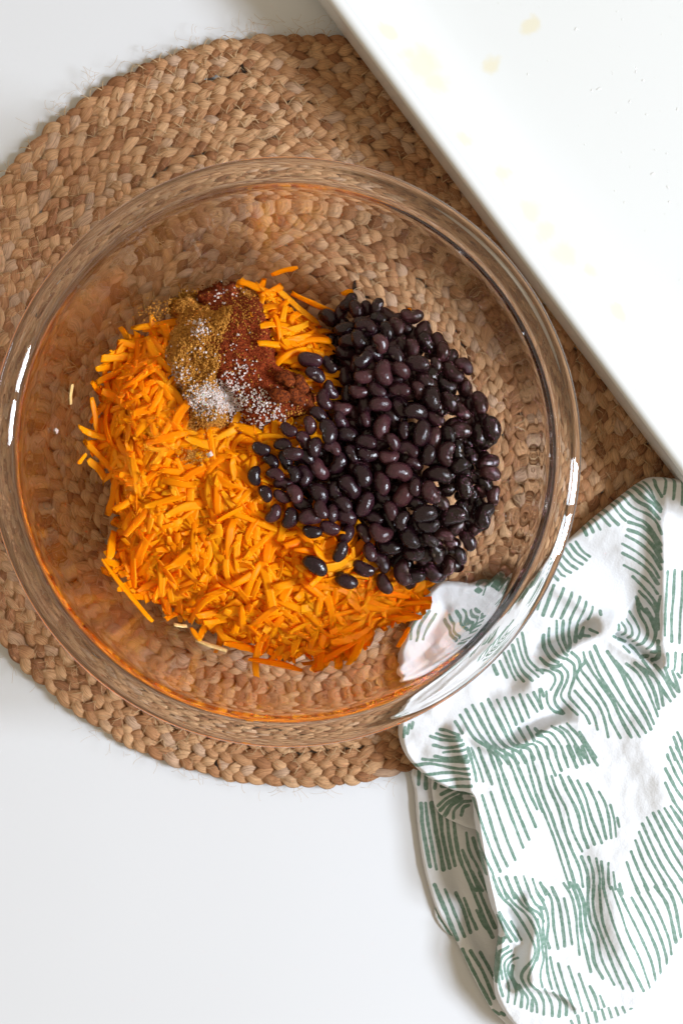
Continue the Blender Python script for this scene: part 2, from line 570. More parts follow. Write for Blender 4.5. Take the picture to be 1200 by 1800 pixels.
def build_bowl():
    n = 192
    th = np.linspace(0, 2 * np.pi, n, endpoint=False)
    pr = prof[1:-1]
    V = np.stack([pr[:, 0][:, None] * np.cos(th), pr[:, 0][:, None] * np.sin(th), pr[:, 1][:, None] * np.ones(n)], -1).reshape(-1, 3)
    m = len(pr)
    idx = np.arange(m * n).reshape(m, n)
    q = np.stack([idx[:-1], np.roll(idx, -1, 1)[:-1], np.roll(idx, -1, 1)[1:], idx[1:]], -1).reshape(-1, 4)
    V = np.vstack([V, [[0, 0, prof[0, 1]], [0, 0, prof[-1, 1]]]])
    c0, c1 = m * n, m * n + 1
    tr = [(c0, idx[0, (i + 1) % n], idx[0, i]) for i in range(n)] + [(c1, idx[-1, i], idx[-1, (i + 1) % n]) for i in range(n)]
    o = obj("glass_bowl", mesh_np("glass_bowl", V, q, tr), M_GLASS, None,
            "large clear glass mixing bowl holding beans, orange shreds and spices", "bowl")
    o.location = (BC[0], BC[1], BZ)
build_bowl()

# ------------------------------------------------------------------ white baking dish
def build_dish():
    d = Vector((0.598, -0.801, 0)); nn = Vector((0.801, 0.598, 0))
    L, W = 0.37, 0.25
    n0 = 519.5 * K * (H - 0.049)
    cen = nn * (n0 + W / 2) + d * (-0.06)
    root = obj("baking_dish", None, None, None, "white rectangular baking dish brushed with oil, beside the bowl", "baking dish")
    root.location = (cen.x, cen.y, MAT_TOP + 0.0004)
    root.rotation_euler = (0, 0, math.atan2(d.y, d.x))
    ht = 0.0405
    def loop(ins, z, rad):
        hl, hw = L / 2 - ins, W / 2 - ins
        rad = max(rad - ins, 0.004)
        pts = []
        for cxs, cys, a0 in ((1, 1, 0), (-1, 1, 90), (-1, -1, 180), (1, -1, 270)):
            for j in range(13):
                a = math.radians(a0 + 90 * j / 12)
                pts.append((cxs * (hl - rad) + rad * math.cos(a), cys * (hw - rad) + rad * math.sin(a), z))
        return pts
    rows = [(0.020, 0.0), (0.008, 0.0), (0.0040, 0.0006), (0.0024, 0.0022), (0.0018, 0.008), (0.0010, 0.020), (0.0004, 0.032)]
    rw = 0.0032
    for a in np.linspace(-10, 190, 15):
        rows.append((rw + 0.0004 - rw * math.cos(math.radians(a)), ht - rw + rw * math.sin(math.radians(a))))
    rows += [(0.0088, 0.0345), (0.014, 0.0260), (0.021, 0.0170), (0.028, 0.0105), (0.036, 0.0068), (0.046, 0.0054), (0.06, 0.005), (0.09, 0.005)]
    V = []
    for ins, z in rows: V += loop(ins, z, 0.032)
    n = 52; m = len(rows)
    idx = np.arange(m * n).reshape(m, n)
    q = np.stack([idx[:-1], np.roll(idx, -1, 1)[:-1], np.roll(idx, -1, 1)[1:], idx[1:]], -1).reshape(-1, 4)
    V = np.array(V + [(0, 0, 0), (0, 0, 0.005)])
    tr = [(m * n, idx[0, (i + 1) % n], idx[0, i]) for i in range(n)] + [(m * n + 1, idx[-1, i], idx[-1, (i + 1) % n]) for i in range(n)]
    obj("dish_body", mesh_np("dish_body", V, q, tr), M_DISH, root)
    # oil drops on the floor of the dish
    vs, qs, ts, c = [], [], [], 0
    for i in range(170):
        x = random.uniform(-L / 2 + 0.06, L / 2 - 0.06); y = random.uniform(-W / 2 + 0.06, W / 2 - 0.06)
        r = random.choice([0.0002, 0.0003, 0.0004, 0.0006]) * random.uniform(0.8, 1.2)
        st = random.uniform(1, 2.2); a = random.uniform(0, 3.14)
        for ring, (rr_, zz_) in enumerate(((1.0, 0), (0.75, 0.45), (0.4, 0.62))):
            for j in range(8):
                an = 2 * math.pi * j / 8
                px, py = r * rr_ * math.cos(an) * st, r * rr_ * math.sin(an)
                vs.append((x + px * math.cos(a) - py * math.sin(a), y + px * math.sin(a) + py * math.cos(a), 0.0051 + r * zz_ * 0.35))
        vs.append((x, y, 0.0051 + r * 0.24))
        for g in range(2):
            for j in range(8):
                qs.append((c + g * 8 + j, c + g * 8 + (j + 1) % 8, c + g * 8 + 8 + (j + 1) % 8, c + g * 8 + 8 + j))
        for j in range(8): ts.append((c + 16 + j, c + 16 + (j + 1) % 8, c + 24))
        c += 25
    obj("oil_drop", mesh_np("oil_drop", vs, qs, ts), M_OIL, root, kind="stuff")
build_dish()
# ------------------------------------------------------------------ dish towel
TS = 4.6154
TILE = {'A': (690, 830), 'B': (940, 830), 'C': (690, 1070), 'D': (940, 1070), 'E': (690, 1310), 'F': (940, 1310), 'G': (690, 1540), 'H': (940, 1540)}
MAIN_STROKES = {
'A': [[(830,900),(750,965)],[(875,885),(800,960)],[(915,880),(840,955)],[(955,870),(870,970)],[(985,890),(920,975)],[(1040,850),(960,960)],[(1090,820),(1000,940)],[(1140,790),(1060,900)],[(1180,790),(1110,900)],[(800,980),(795,1040)],[(760,990),(740,1010)]],
'B': [[(388,452),(415,510)],[(425,410),(465,485)],[(460,370),(522,465)],[(500,330),(560,400),(595,435)],[(540,290),(610,375),(662,425)],[(600,240),(660,330),(720,392)],
      [(640,215),(710,310),(800,370),(870,405),(930,480),(985,590)],[(690,185),(770,280),(880,335),(950,400),(990,500)],[(735,150),(810,235),(900,290),(975,380)],[(785,120),(850,200),(930,260),(985,320)],
      [(830,100),(890,170),(960,250),(990,300)],[(870,80),(910,140),(940,215)],[(945,65),(960,130),(995,200)],[(1022,50),(1020,110),(1010,180)],[(1085,55),(1085,130),(1080,220)],[(1145,60),(1150,150),(1152,262)],[(1200,60),(1195,160),(1192,280)],
      [(745,405),(850,440),(930,520),(985,640)],[(740,465),(850,510),(935,600),(990,720)],[(725,515),(840,580),(930,670),(985,780)],[(695,580),(830,660),(930,760),(975,850)],[(700,655),(800,710),(900,790),(968,900)],
      [(715,755),(830,820),(920,900),(968,980)],[(787,845),(870,930),(945,1030),(968,1110)],[(842,965),(910,1040),(960,1130),(960,1200)],[(822,1015),(865,1100),(920,1170),(950,1260)],
      [(1040,800),(1030,1000),(1020,1195),(1015,1310)],[(1100,790),(1090,1000),(1075,1195),(1075,1360)],[(1165,800),(1160,1000),(1145,1195),(1138,1375)],[(1225,900),(1210,1150),(1195,1415)],[(985,1000),(972,1110),(970,1265)],
      [(330,565),(385,640),(445,685)],[(285,585),(345,660),(418,716)],[(248,620),(310,700),(385,748)],[(222,680),(280,745),(340,785)],[(200,740),(245,790),(290,815)],[(180,790),(210,830),(240,846)],[(150,845),(175,870)],
      [(70,900),(10,1110)],[(135,915),(95,1040),(55,1155)],[(215,940),(175,1050),(125,1165)],[(285,975),(245,1080),(200,1180)],[(350,1010),(310,1110),(275,1195)],[(400,1050),(375,1130),(340,1220)],[(452,1090),(440,1140),(420,1190)],[(512,1125),(515,1145)]],
'D': [[(900,0),(945,100),(950,200),(920,280),(880,312)],[(830,-80),(850,40),(890,130),(895,200),(855,260),(810,285)],[(770,25),(815,110),(832,180),(800,235),(770,255)],[(740,85),(770,150),(765,200),(735,225)],[(690,110),(715,150),(710,185),(690,205)],[(660,125),(660,160)],
      [(965,250),(960,330),(920,340)],[(975,300),(965,390),(930,410)],
      [(1035,350),(1035,455)],[(1105,345),(1100,485)],[(1165,355),(1165,510)],
      [(65,215),(72,320),(105,390),(160,420)],[(105,155),(118,290),(155,360),(215,390)],[(165,95),(180,250),(205,335),(235,362)],[(220,95),(225,260),(240,325)],[(275,95),(270,240),(255,305)],[(340,130),(325,200),(305,255)],[(390,150),(365,200),(345,225)],[(435,165),(480,185)],[(380,210),(420,212)],
      [(30,390),(80,440),(150,455),(190,440)],[(0,485),(80,490),(135,525),(150,580),(115,650)],
      [(110,470),(190,510),(205,580),(155,690),(155,760),(230,845)],[(190,440),(250,510),(245,580),(200,690),(240,760),(330,850)],[(230,390),(300,450),(302,560),(265,690),(320,770),(400,860),(430,920)],[(310,660),(380,740),(460,850),(492,970)],
      [(270,340),(335,400),(350,470),(325,540),(390,640),(490,760),(545,880),(580,1030)],[(370,340),(390,420),(355,480),(430,580),(560,780),(600,890),(675,1035)],[(385,390),(460,520),(610,730),(680,880),(760,1030)],[(425,340),(510,530),(640,730),(730,870),(825,1025)],
      [(460,290),(560,480),(700,720),(790,860),(875,990)],[(570,340),(680,500),(770,690),(860,840),(915,960)],[(640,420),(760,570),(870,760),(940,920)],[(725,440),(810,510),(890,640),(950,790),(975,860)],[(790,430),(880,530),(950,660),(985,800)],[(800,440),(960,560),(1000,660),(1022,775)],
      [(850,410),(930,520),(1010,640),(1080,740)],[(945,450),(1040,570),(1115,705)],[(1010,460),(1070,570),(1140,660)],[(1080,490),(1120,570),(1150,665)],[(1130,515),(1155,548)],
      [(615,215),(645,228)],[(665,240),(720,262)],[(700,300),(745,345)],[(760,290),(800,330),(830,372)],[(835,385),(900,378)],
      [(20,640),(30,720),(50,800)],[(80,665),(95,760),(150,830),(220,850)],
      [(240,915),(330,1010),(400,1110),(455,1200),(495,1260)],[(350,990),(420,1100),(480,1195)],[(185,940),(260,1000),(330,1110),(390,1200)],[(120,940),(200,990),(260,1080),(310,1200)],[(40,980),(120,1000),(190,1090),(240,1200)],[(0,1010),(80,1040),(130,1110),(160,1200)],[(0,1060),(60,1100),(90,1200)],[(0,1110),(30,1200)],
      [(1050,1170),(1065,1210)],[(1075,1110),(1115,1210)],[(1105,1030),(1175,1210)],[(1135,990),(1205,1140)]],
'C': [[(500,905),(550,985)],[(540,855),(640,1020),(740,1090),(830,1180),(860,1230)],[(585,810),(690,1000),(770,1085),(880,1180),(920,1230)],[(640,775),(740,960),(810,1080),(930,1160),(1000,1230)],[(715,765),(800,960),(880,1080),(1000,1140),(1060,1230)],[(770,735),(870,930),(950,1075),(1080,1115),(1130,1200)],[(840,735),(930,930),(1010,1080),(1130,1085),(1190,1200)],
      [(905,720),(1000,940)],[(965,715),(1050,910)],[(1020,690),(1100,880)],[(1080,690),(1165,830)],[(1130,670),(1200,800)],[(1185,640),(1215,700)],[(1020,970),(1070,1070)],[(1090,960),(1130,1050)],[(1150,970),(1195,1015)],
      [(810,455),(840,525)],[(860,420),(920,555)],[(890,350),(950,500),(990,575)],[(930,340),(990,500),(1050,580)],[(960,290),(1030,480),(1115,570)],[(1000,240),(1060,430),(1165,540)],[(1040,190),(1090,400),(1200,510)],
      [(480,150),(530,280)],[(520,110),(560,260)],[(580,80),(615,190)],[(630,60),(660,130),(640,190)],[(690,60),(700,120),(660,200)],[(740,60),(740,130),(700,200)],[(960,90),(870,200),(850,280)],[(900,130),(820,230),(800,330)],[(840,190),(760,300),(750,390)],[(760,260),(700,340),(690,420)],
      [(380,970),(440,975),(520,1000)],[(345,1000),(420,1020),(530,1020)],[(300,1020),(400,1050),(545,1042)],[(320,1090),(430,1110),(560,1075)],[(400,1145),(500,1130),(570,1115)],[(330,1175),(440,1190),(580,1160)],[(160,915),(150,960)],[(130,930),(115,1000)],[(95,950),(85,1030)],
      [(330,60),(250,200),(240,330)],[(270,60),(190,200),(180,300)],[(210,90),(140,220)],[(390,90),(320,210),(300,320)]],
'E': [[(335,65),(440,85),(580,65)],[(235,95),(400,105),(590,95)],[(165,145),(300,130),(480,160),(595,150)],[(240,215),(400,200),(600,195)],[(330,265),(470,255),(605,235)],[(450,315),(540,305),(615,290)],[(545,360),(620,360)],
      [(595,0),(640,160),(660,255)],[(625,0),(680,150),(715,260)],[(680,0),(740,160),(785,280)],[(740,-40),(820,180),(900,430),(1040,800)],[(800,-20),(870,190),(960,430),(1090,740)],[(880,10),(960,190),(1040,400),(1145,640)],[(950,20),(1010,180),(1090,360),(1155,500)],[(1020,20),(1070,120),(1130,330),(1200,520)],[(1100,20),(1130,160),(1190,320)],
      [(635,390),(680,530),(760,760),(850,980)],[(705,370),(760,540),(840,790),(910,940)],[(775,345),(840,540),(910,740),(975,895)],[(670,680),(700,800),(790,990)],[(690,840),(735,995)],
      [(790,1010),(840,1150)],[(840,1030),(910,1200)],[(900,1025),(970,1200)],[(975,1035),(1035,1190)],[(1045,1030),(1100,1190)],[(1120,1060),(1160,1180)],[(1185,1095),(1210,1150)]],
'G': [[(825,40),(870,130),(960,230),(1050,370),(1120,500),(1130,590),(1060,700),(1030,790),(1080,880),(1150,1000),(1160,1080)],[(895,90),(970,190),(1070,280),(1140,410),(1165,560),(1095,720),(1085,810),(1170,900),(1210,980)],[(965,100),(1030,190),(1120,270),(1180,420),(1210,520)],[(1030,110),(1080,200),(1160,260),(1210,340)],[(1100,120),(1140,190),(1210,240)],[(1160,110),(1210,175)],
      [(840,240),(900,350),(990,490)],[(950,350),(1030,490)],[(830,270),(890,400),(942,495)],[(880,480),(830,530),(820,610),(818,720),(830,820)],[(920,540),(855,570),(835,650),(840,780),(880,940)],[(950,582),(875,605),(855,680),(880,810)],[(972,622),(895,655),(895,740),(930,870),(920,990)],[(1005,642),(930,690),(930,770),(985,890),(975,1010)],[(965,710),(960,800),(1030,910),(1030,1030)],[(1010,850),(1080,960),(1075,1050)],[(1120,980),(1115,1070)],[(890,450),(850,480)]],
'F': [[(5,10),(50,150),(90,300),(170,480),(220,650),(280,820),(350,980),(380,1140)],[(80,0),(110,130),(150,225)],[(140,0),(170,110),(200,190)],[(200,0),(255,165)],[(255,0),(325,165)],[(310,0),(375,140)],[(370,0),(425,130)],[(425,10),(475,115)],
      [(0,220),(50,390),(120,560),(170,700),(230,850),(265,960),(320,1140)],[(0,380),(80,580),(150,760),(200,920),(245,1060),(270,1140)],[(115,230),(160,350),(240,510),(290,680),(375,855)],[(185,225),(250,370),(330,530),(370,690),(420,820)],[(255,240),(320,370),(380,520),(420,660),(470,790)],[(330,275),(390,400),(440,560),(480,660),(530,780)],[(410,300),(470,420),(520,570),(565,745)],[(505,365),(560,470),(590,600),(605,740)],[(600,475),(630,590),(645,730)],[(655,580),(670,650)],
      [(370,900),(415,1020),(425,1140)],[(425,900),(460,1020),(465,1140)],[(485,905),(510,1050),(505,1140)],[(525,930),(535,1060),(535,1140)],[(580,940),(575,1060),(590,1140)],[(615,1010),(630,1140)],[(665,1100),(685,1180)],[(30,1095),(75,1190)],[(120,1135),(145,1200)],
      [(730,935),(775,1070),(830,1180)],[(765,850),(830,1010),(900,1160)],[(800,760),(870,940),(985,1150)],[(830,690),(920,900),(1050,1130)],[(855,625),(990,920),(1120,1130)],[(890,570),(1050,890),(1200,1120)],[(940,535),(1100,850),(1200,1010)],[(980,515),(1130,780),(1210,900)],[(1025,490),(1210,780)],[(1075,475),(1210,670)],
      [(1030,285),(1110,450),(1210,580)],[(1035,175),(1120,340),(1210,460)],[(1050,60),(1130,240),(1210,350)],[(1075,0),(1210,270)],[(1125,0),(1210,170)],[(1170,0),(1210,70)]],
'H': [[(220,40),(285,150),(320,300),(330,430),(350,620)],[(270,40),(300,80),(350,230),(360,370),(385,520),(440,760)],[(330,60),(385,200),(405,380),(450,530),(470,680),(540,815)],[(425,60),(420,200),(440,350),(490,470),(530,660),(635,875)],[(465,60),(460,200),(480,320),(540,500),(640,760),(710,910)],[(505,60),(525,300),(560,430),(650,640),(790,930)],[(535,60),(570,210),(630,400),(720,620),(880,935)],[(600,60),(670,260),(740,460),(840,660),(940,930)],[(650,80),(720,230),(830,450),(940,690),(985,870)],[(765,155),(850,310),(950,520),(1000,650),(1025,800)],[(800,80),(860,190),(960,380),(1050,600),(1075,720)],[(870,60),(980,270),(1080,500),(1110,640)],[(960,70),(1060,230),(1145,540)],[(1030,50),(1110,190),(1185,500)],[(1110,60),(1180,180),(1210,260)],[(1160,0),(1210,60)],
      [(30,35),(120,170),(140,380),(175,570)],[(125,75),(180,200),(210,370),(230,550)],[(225,165),(260,330),(290,535)],[(0,100),(70,230),(95,350),(85,480),(105,560)],[(0,200),(40,270),(50,420),(75,560),(80,650),(90,760),(120,880)],[(0,310),(30,460),(45,560),(55,650),(25,760),(40,860)],[(0,470),(12,560),(0,640)],
      [(110,635),(145,790),(185,920)],[(175,690),(240,900),(320,1100)],[(260,715),(320,890),(380,1090)],[(345,775),(400,930),(460,1090)],[(435,880),(480,970),(515,1080)],[(520,960),(560,1060)],[(0,880),(55,990),(60,1100)],[(60,880),(120,1010),(130,1110)],[(130,910),(190,1000),(185,1120)],[(190,930),(240,1020),(245,1110)],
      [(285,1165),(310,1210)],[(340,1125),(358,1210)],[(410,1105),(440,1210)],[(480,1100),(510,1210)],[(540,1085),(580,1210)],[(595,1075),(630,1170)],[(655,1075),(680,1145)],[(710,1070),(735,1120)],[(775,1085),(790,1087)]],
}
LOW_STROKES = {
'E': [[(220,225),(215,340)],[(275,255),(275,370)],[(235,495),(250,700),(310,1010)],[(270,490),(295,680),(360,1030)],[(320,490),(350,680),(420,1035)],[(385,500),(410,750),(470,1025)],[(440,560),(470,800),(515,1010)],[(495,560),(540,900),(640,1150),(690,1210)],[(605,735),(630,880),(700,1020),(770,1200)],[(575,880),(650,1060),(740,1210)],[(660,780),(700,900),(760,1020)]],
'G': [[(600,0),(680,200),(760,400),(820,530)],[(655,0),(720,170),(840,450)],[(710,0),(800,200),(880,400)],[(690,310),(740,420),(800,490)],[(345,100),(430,300),(530,550)],[(430,135),(510,330),(590,520)],[(520,170),(580,300),(640,490)],[(590,215),(640,350),(690,465)],[(575,630),(680,840),(805,1080)],[(640,640),(740,810),(830,1030)],[(720,655),(800,800),(850,900)],[(825,1130),(870,1160)],[(890,1150),(915,1165)]],
}
POCKET_STROKES = {
'E': [[(350,320),(345,360)],[(400,345),(480,340)],[(395,410),(460,380),(520,350)],[(370,505),(440,440),(540,390)],[(390,540),(450,480),(555,420)],[(425,585),(480,500),(560,450)],[(495,605),(505,540),(565,480)],[(560,580),(580,520),(620,500)],[(560,400),(640,400)],[(560,470),(640,465)]],
}
OUT_MAIN = [(1330,820),(1260,834),(1200,842),(1150,838),(1122,848),(1080,880),(1040,912),(1003,945),(960,982),(900,1014),(850,1034),(812,1030),(775,1030),(745,1066),(718,1130),(706,1200),(700,1270),(703,1306),(720,1338),(757,1368),(795,1386),
            (824,1393),(832,1440),(840,1490),(848,1535),(860,1585),(874,1625),(868,1680),(866,1725),(876,1765),(905,1806),(950,1830),(1010,1815),(1075,1798),(1115,1780),(1150,1738),(1185,1690),(1215,1630),(1250,1520),(1300,1300),(1360,1000)]
OUT_LOW = [(727,1350),(730,1400),(734,1450),(742,1510),(752,1555),(771,1612),(804,1664),(828,1715),(856,1768),(878,1797),(930,1835),(980,1800),(960,1700),(930,1550),(900,1400),(860,1330),(790,1320)]
OUT_POCKET = [(762,1362),(761,1405),(772,1432),(800,1449),(840,1462),(870,1450),(880,1400),(860,1350),(800,1340)]
OUT_UNDER = [(768,1600),(766,1618),(778,1640),(796,1655),(830,1660),(860,1640),(850,1600),(800,1580)]

FEATURES = [  # (height mm, spread px, line)
 (-8.0, 46, [(985,965),(1040,1005),(1100,1060)]),
 (4.0, 14, [(1128,868),(1150,930),(1153,1040),(1152,1120)]),
 (4.0, 16, [(905,1040),(950,1020),(1000,1048),(1072,1086)]),
 (-8.0, 15, [(955,1132),(985,1118),(1028,1102)]),
 (7.0, 24, [(930,1190),(965,1160),(1000,1134),(1055,1108),(1105,1130),(1150,1165)]),
 (-8.0, 9, [(1080,1116),(1110,1138),(1145,1158)]),
 (-4.0, 20, [(860,1215),(915,1195),(945,1172)]),
 (4.5, 11, [(815,1284),(850,1306),(880,1312),(925,1298),(975,1270),(1010,1268)]),
 (-5.0, 15, [(905,1285),(940,1272),(985,1250)]),
 (4.5, 13, [(795,1282),(814,1330),(826,1400),(838,1470),(850,1530),(866,1590)]),
 (-3.5, 20, [(735,1330),(780,1350),(805,1370)]),
 (-5.5, 17, [(885,1600),(905,1640),(900,1690),(890,1720)]),
 (5.0, 15, [(925,1575),(938,1620),(928,1670),(935,1710)]),
 (4.0, 9, [(868,1640),(880,1625),(905,1650)]),
 (3.5, 8, [(905,1730),(940,1728),(985,1742),(1010,1765)]),
 (-2.0, 20, [(1020,1500),(1030,1570),(1035,1650)]),
 (3.0, 26, [(1075,1540),(1085,1640),(1110,1720)]),
 (3.0, 30, [(1000,1400),(960,1360)]),
 (3.0, 36, [(1130,1280),(1170,1400)]),
 (-2.5, 12, [(720,1210),(760,1150),(790,1080)]),
 (2.5, 14, [(760,1240),(800,1180),(860,1120)]),
]
def tile_strokes(table):
    out = []
    for k, ls in table.items():
        x0, y0 = TILE[k]
        for ln in ls:
            out.append([(x0 + x / TS, y0 + y / TS) for x, y in ln])
    return out

def ink_field(X, Y, strokes, hw):
    ink = np.full(X.shape, -12.0)
    ys, xs = Y[:, 0], X[0, :]
    r = random.Random(5)
    for st in strokes:
        c = catmull(st, 6)
        w0 = hw * r.uniform(0.86, 1.22)
        a, b = c.min(0) - 14, c.max(0) + 14
        i0, i1 = np.searchsorted(ys, [a[1], b[1]]); j0, j1 = np.searchsorted(xs, [a[0], b[0]])
        if i1 <= i0 or j1 <= j0: continue
        sub = (slice(i0, i1), slice(j0, j1))
        d = seg_dist(X[sub], Y[sub], c)
        w = w0 * (1 + 0.22 * vnoise(X[sub] * 0.06 + r.uniform(0, 90), Y[sub] * 0.06, 4))
        ink[sub] = np.maximum(ink[sub], w - d)
    return ink

def mat_in(px, py):
    return smooth01((700 - np.hypot(px - 525, py - 713)) / 22.0)

def cloth_layer(name, outline, strokes, hfun, edge, roll, parent, spacing=2.0, hw=2.5, seed=0):
    poly = catmull(outline, 6, closed=True)
    x0, y0 = poly.min(0) - 4; x1, y1 = poly.max(0) + 4
    x1 = min(x1, 1330)
    xs = np.arange(x0, x1, spacing); ys = np.arange(y0, y1, spacing)
    X, Y = np.meshgrid(xs, ys)
    sd = poly_sd(X, Y, poly)
    # pull the row just outside onto the outline so that the hem is a clean curve
    near = (sd < 0) & (sd > -spacing * 1.45)
    e = 0.5
    gx = (poly_sd(X[near] + e, Y[near], poly) - poly_sd(X[near] - e, Y[near], poly)) / (2 * e)
    gy = (poly_sd(X[near], Y[near] + e, poly) - poly_sd(X[near], Y[near] - e, poly)) / (2 * e)
    X2, Y2 = X.copy(), Y.copy()
    X2[near] -= gx * sd[near]; Y2[near] -= gy * sd[near]
    keep = (sd >= 0) | near
    d = np.clip(sd, 0, None)
    h = hfun(X2, Y2)
    ez = edge(X2, Y2)
    f = np.clip(d / roll, 0, 1)
    prof_ = np.sqrt(np.clip(1 - (1 - f) ** 2, 0, 1))
    Z = ez + (np.maximum(h, ez) - ez) * prof_
    ink = ink_field(X, Y, strokes, hw)
    s = K * (H - 0.013)
    V = np.stack([(X2 - 600) * s, (900 - Y2) * s, Z], -1)
    idx = np.full(X.shape, -1); idx[keep] = np.arange(keep.sum())
    q = np.stack([idx[1:, :-1], idx[1:, 1:], idx[:-1, 1:], idx[:-1, :-1]], -1).reshape(-1, 4)
    q = q[(q >= 0).all(1)]
    me = mesh_np(name, V[keep], q)
    attr_f(me, "ink", ink[keep])
    cl = np.stack([(X * s)[keep], (Y * s)[keep], np.full(keep.sum(), seed * 1.0)], -1)
    attr_v(me, "cloth", cl)
    o = obj(name, me, M_TOWEL, parent)
    so = o.modifiers.new("thickness", 'SOLIDIFY'); so.thickness = 0.0007; so.offset = -1
    return o

def main_h(X, Y):
    h = 17.5 + 0 * X
    for amp, sg, ln in FEATURES:
        h = h + 1.15 * amp * np.exp(-(seg_dist(X, Y, catmull(ln, 4)) / sg) ** 2)
    # the cloth right of the long upright fold lies higher
    h = h + 5.0 * smooth01((X - 1142) / 22) * smooth01((1210 - Y) / 70)
    # it leans up against the dish in the corner
    h = h + 12.0 * np.exp(-(((X - 1240) / 70) ** 2 + ((Y - 850) / 45) ** 2))
    # under the overhang of the bowl it is pressed flatter
    h = h - 3.0 * smooth01((900 - X) / 120) * smooth01((1270 - Y) / 90)
    # the folded edge stands high over the layer below it
    h = h + 9.0 * smooth01((985 - X) / 130) * smooth01((Y - 1270) / 90) * smooth01((1800 - Y) / 120)
    # the sheet falls away towards its lower right hem
    h = h - 6.0 * smooth01((Y + 1.0 * (X - 1100) - 1640) / 130)
    h = h + 1.0 * fbm(X / 55, Y / 55, 3, 3) + 0.35 * fbm(X / 16, Y / 22, 8, 2)
    lo = 4.0 + 7.8 * mat_in(X - 0.0, Y)
    h = lo + np.log1p(np.exp(np.clip((h - lo) / 1.2, -30, 30))) * 1.2
    return h / 1000.0

def main_edge(X, Y):
    e = 1.5 + 8.0 * mat_in(X, Y)
    e = e + 15.0 * smooth01((Y - 1335) / 50) * smooth01((905 - X) / 30) * smooth01((1790 - Y) / 60)
    return e / 1000.0

towel = obj("dish_towel", None, None, None, "crumpled white cotton dish towel with green brush-stroke print", "dish towel")
MS = tile_strokes(MAIN_STROKES)
cloth_layer("upper_layer", OUT_MAIN, MS, main_h, main_edge, 9.5, towel, 1.4, 2.65, 0)
cloth_layer("lower_layer", OUT_LOW, tile_strokes(LOW_STROKES),
            lambda X, Y: (4.2 + 1.2 * np.exp(-(seg_dist(X, Y, [(745,1400),(770,1540),(840,1690)]) / 14) ** 2) - 1.5 * np.exp(-(seg_dist(X, Y, [(790,1480),(815,1600),(850,1680)]) / 16) ** 2) + 0.5 * fbm(X / 30, Y / 30, 9)) / 1000.0,
            lambda X, Y: 0.0024 + 0 * X, 6.0, towel, 1.5, 3.1, 3)
cloth_layer("pocket_fold", OUT_POCKET, tile_strokes(POCKET_STROKES),
            lambda X, Y: (8.2 + 0.6 * fbm(X / 25, Y / 25, 12)) / 1000.0,
            lambda X, Y: 0.0068 + 0 * X, 8.0, towel, 1.5, 3.0, 5)
cloth_layer("under_fold", OUT_UNDER, [[(770,1605),(800,1660)],[(780,1600),(815,1660)],[(776,1620),(795,1650)]],
            lambda X, Y: 0.0022 + 0 * X, lambda X, Y: 0.0012 + 0 * X, 6.0, towel, 2.0, 4.5, 7)
# ------------------------------------------------------------------ contents of the bowl
FZ = 0.042                                  # plane the photo positions of the food refer to
def FP(px, py):
    s = K * (H - FZ)
    return (np.asarray(px, float) - 600.0) * s, (900.0 - np.asarray(py, float)) * s
FS = K * (H - FZ)
SHRED_POLY = np.array([(275,565),(330,540),(400,500),(470,498),(530,540),(590,575),(640,650),(700,760),(770,930),(770,1020),(748,1050),(728,1090),(655,1112),(632,1150),(570,1160),(470,1152),(395,1130),(330,1092),(245,1050),(198,990),(200,930),(188,850),(158,770),(176,690),(186,640),(222,600)], float)
BEAN_POLY = np.array([(600,515),(660,525),(715,550),(785,600),(822,660),(855,720),(870,790),(868,860),(855,920),(825,970),(790,1010),(740,1030),(675,1035),(640,1000),(600,960),(545,930),(480,890),(470,830),(520,780),(560,700),(555,650),(570,560)], float)
def shred_surf(px, py):
    x, y = FP(px, py)
    d = poly_sd(px, py, SHRED_POLY)
    zb = zin(x, y)
    w = smooth01((d + 12) / 70.0)
    tgt = 0.046 + 0.009 * smooth01(d / 170.0) - 0.010 * smooth01((px - 560) / 160.0) + 0.0035 * fbm(px / 70.0, py / 70.0, 41, 2)
    return zb + w * np.maximum(tgt - zb, 0.004)
def bean_surf(px, py):
    x, y = FP(px, py)
    d = poly_sd(px, py, BEAN_POLY)
    zb = zin(x, y)
    w = smooth01((d + 16) / 95.0)
    tgt = 0.054 + 0.008 * smooth01(d / 130.0)
    return zb + w * np.maximum(tgt - zb, 0.004)
GX, GY, GD = 90.0, 430.0, 3.0
_gx, _gy = np.meshgrid(np.arange(GX, 960, GD), np.arange(GY, 1240, GD))
def lookup(field):
    g = field
    def f(px, py):
        u = np.clip((np.asarray(px, float) - GX) / GD, 0, g.shape[1] - 1.001); v = np.clip((np.asarray(py, float) - GY) / GD, 0, g.shape[0] - 1.001)
        i, j = v.astype(int), u.astype(int); a, b = v - i, u - j
        return (g[i, j] * (1 - b) + g[i, j + 1] * b) * (1 - a) + (g[i + 1, j] * (1 - b) + g[i + 1, j + 1] * b) * a
    return f
spice_d = None
shred_d = lookup(poly_sd(_gx, _gy, SHRED_POLY)); bean_d = lookup(poly_sd(_gx, _gy, BEAN_POLY))
_sg, _bg = shred_surf(_gx, _gy), bean_surf(_gx, _gy)
shred_surf = lookup(_sg); bean_surf = lookup(_bg); food_surf = lookup(np.maximum(_sg, _bg))
def surf_frame(px, py, f):
    e = 9.0
    px, py = float(px), float(py)
    z = lambda a, b: float(f(np.array([a]), np.array([b]))[0])
    gx = (z(px + e, py) - z(px - e, py)) / (2 * e * FS)
    gy = -(z(px, py + e) - z(px, py - e)) / (2 * e * FS)
    return z(px, py), Vector((-gx, -gy, 1)).normalized()

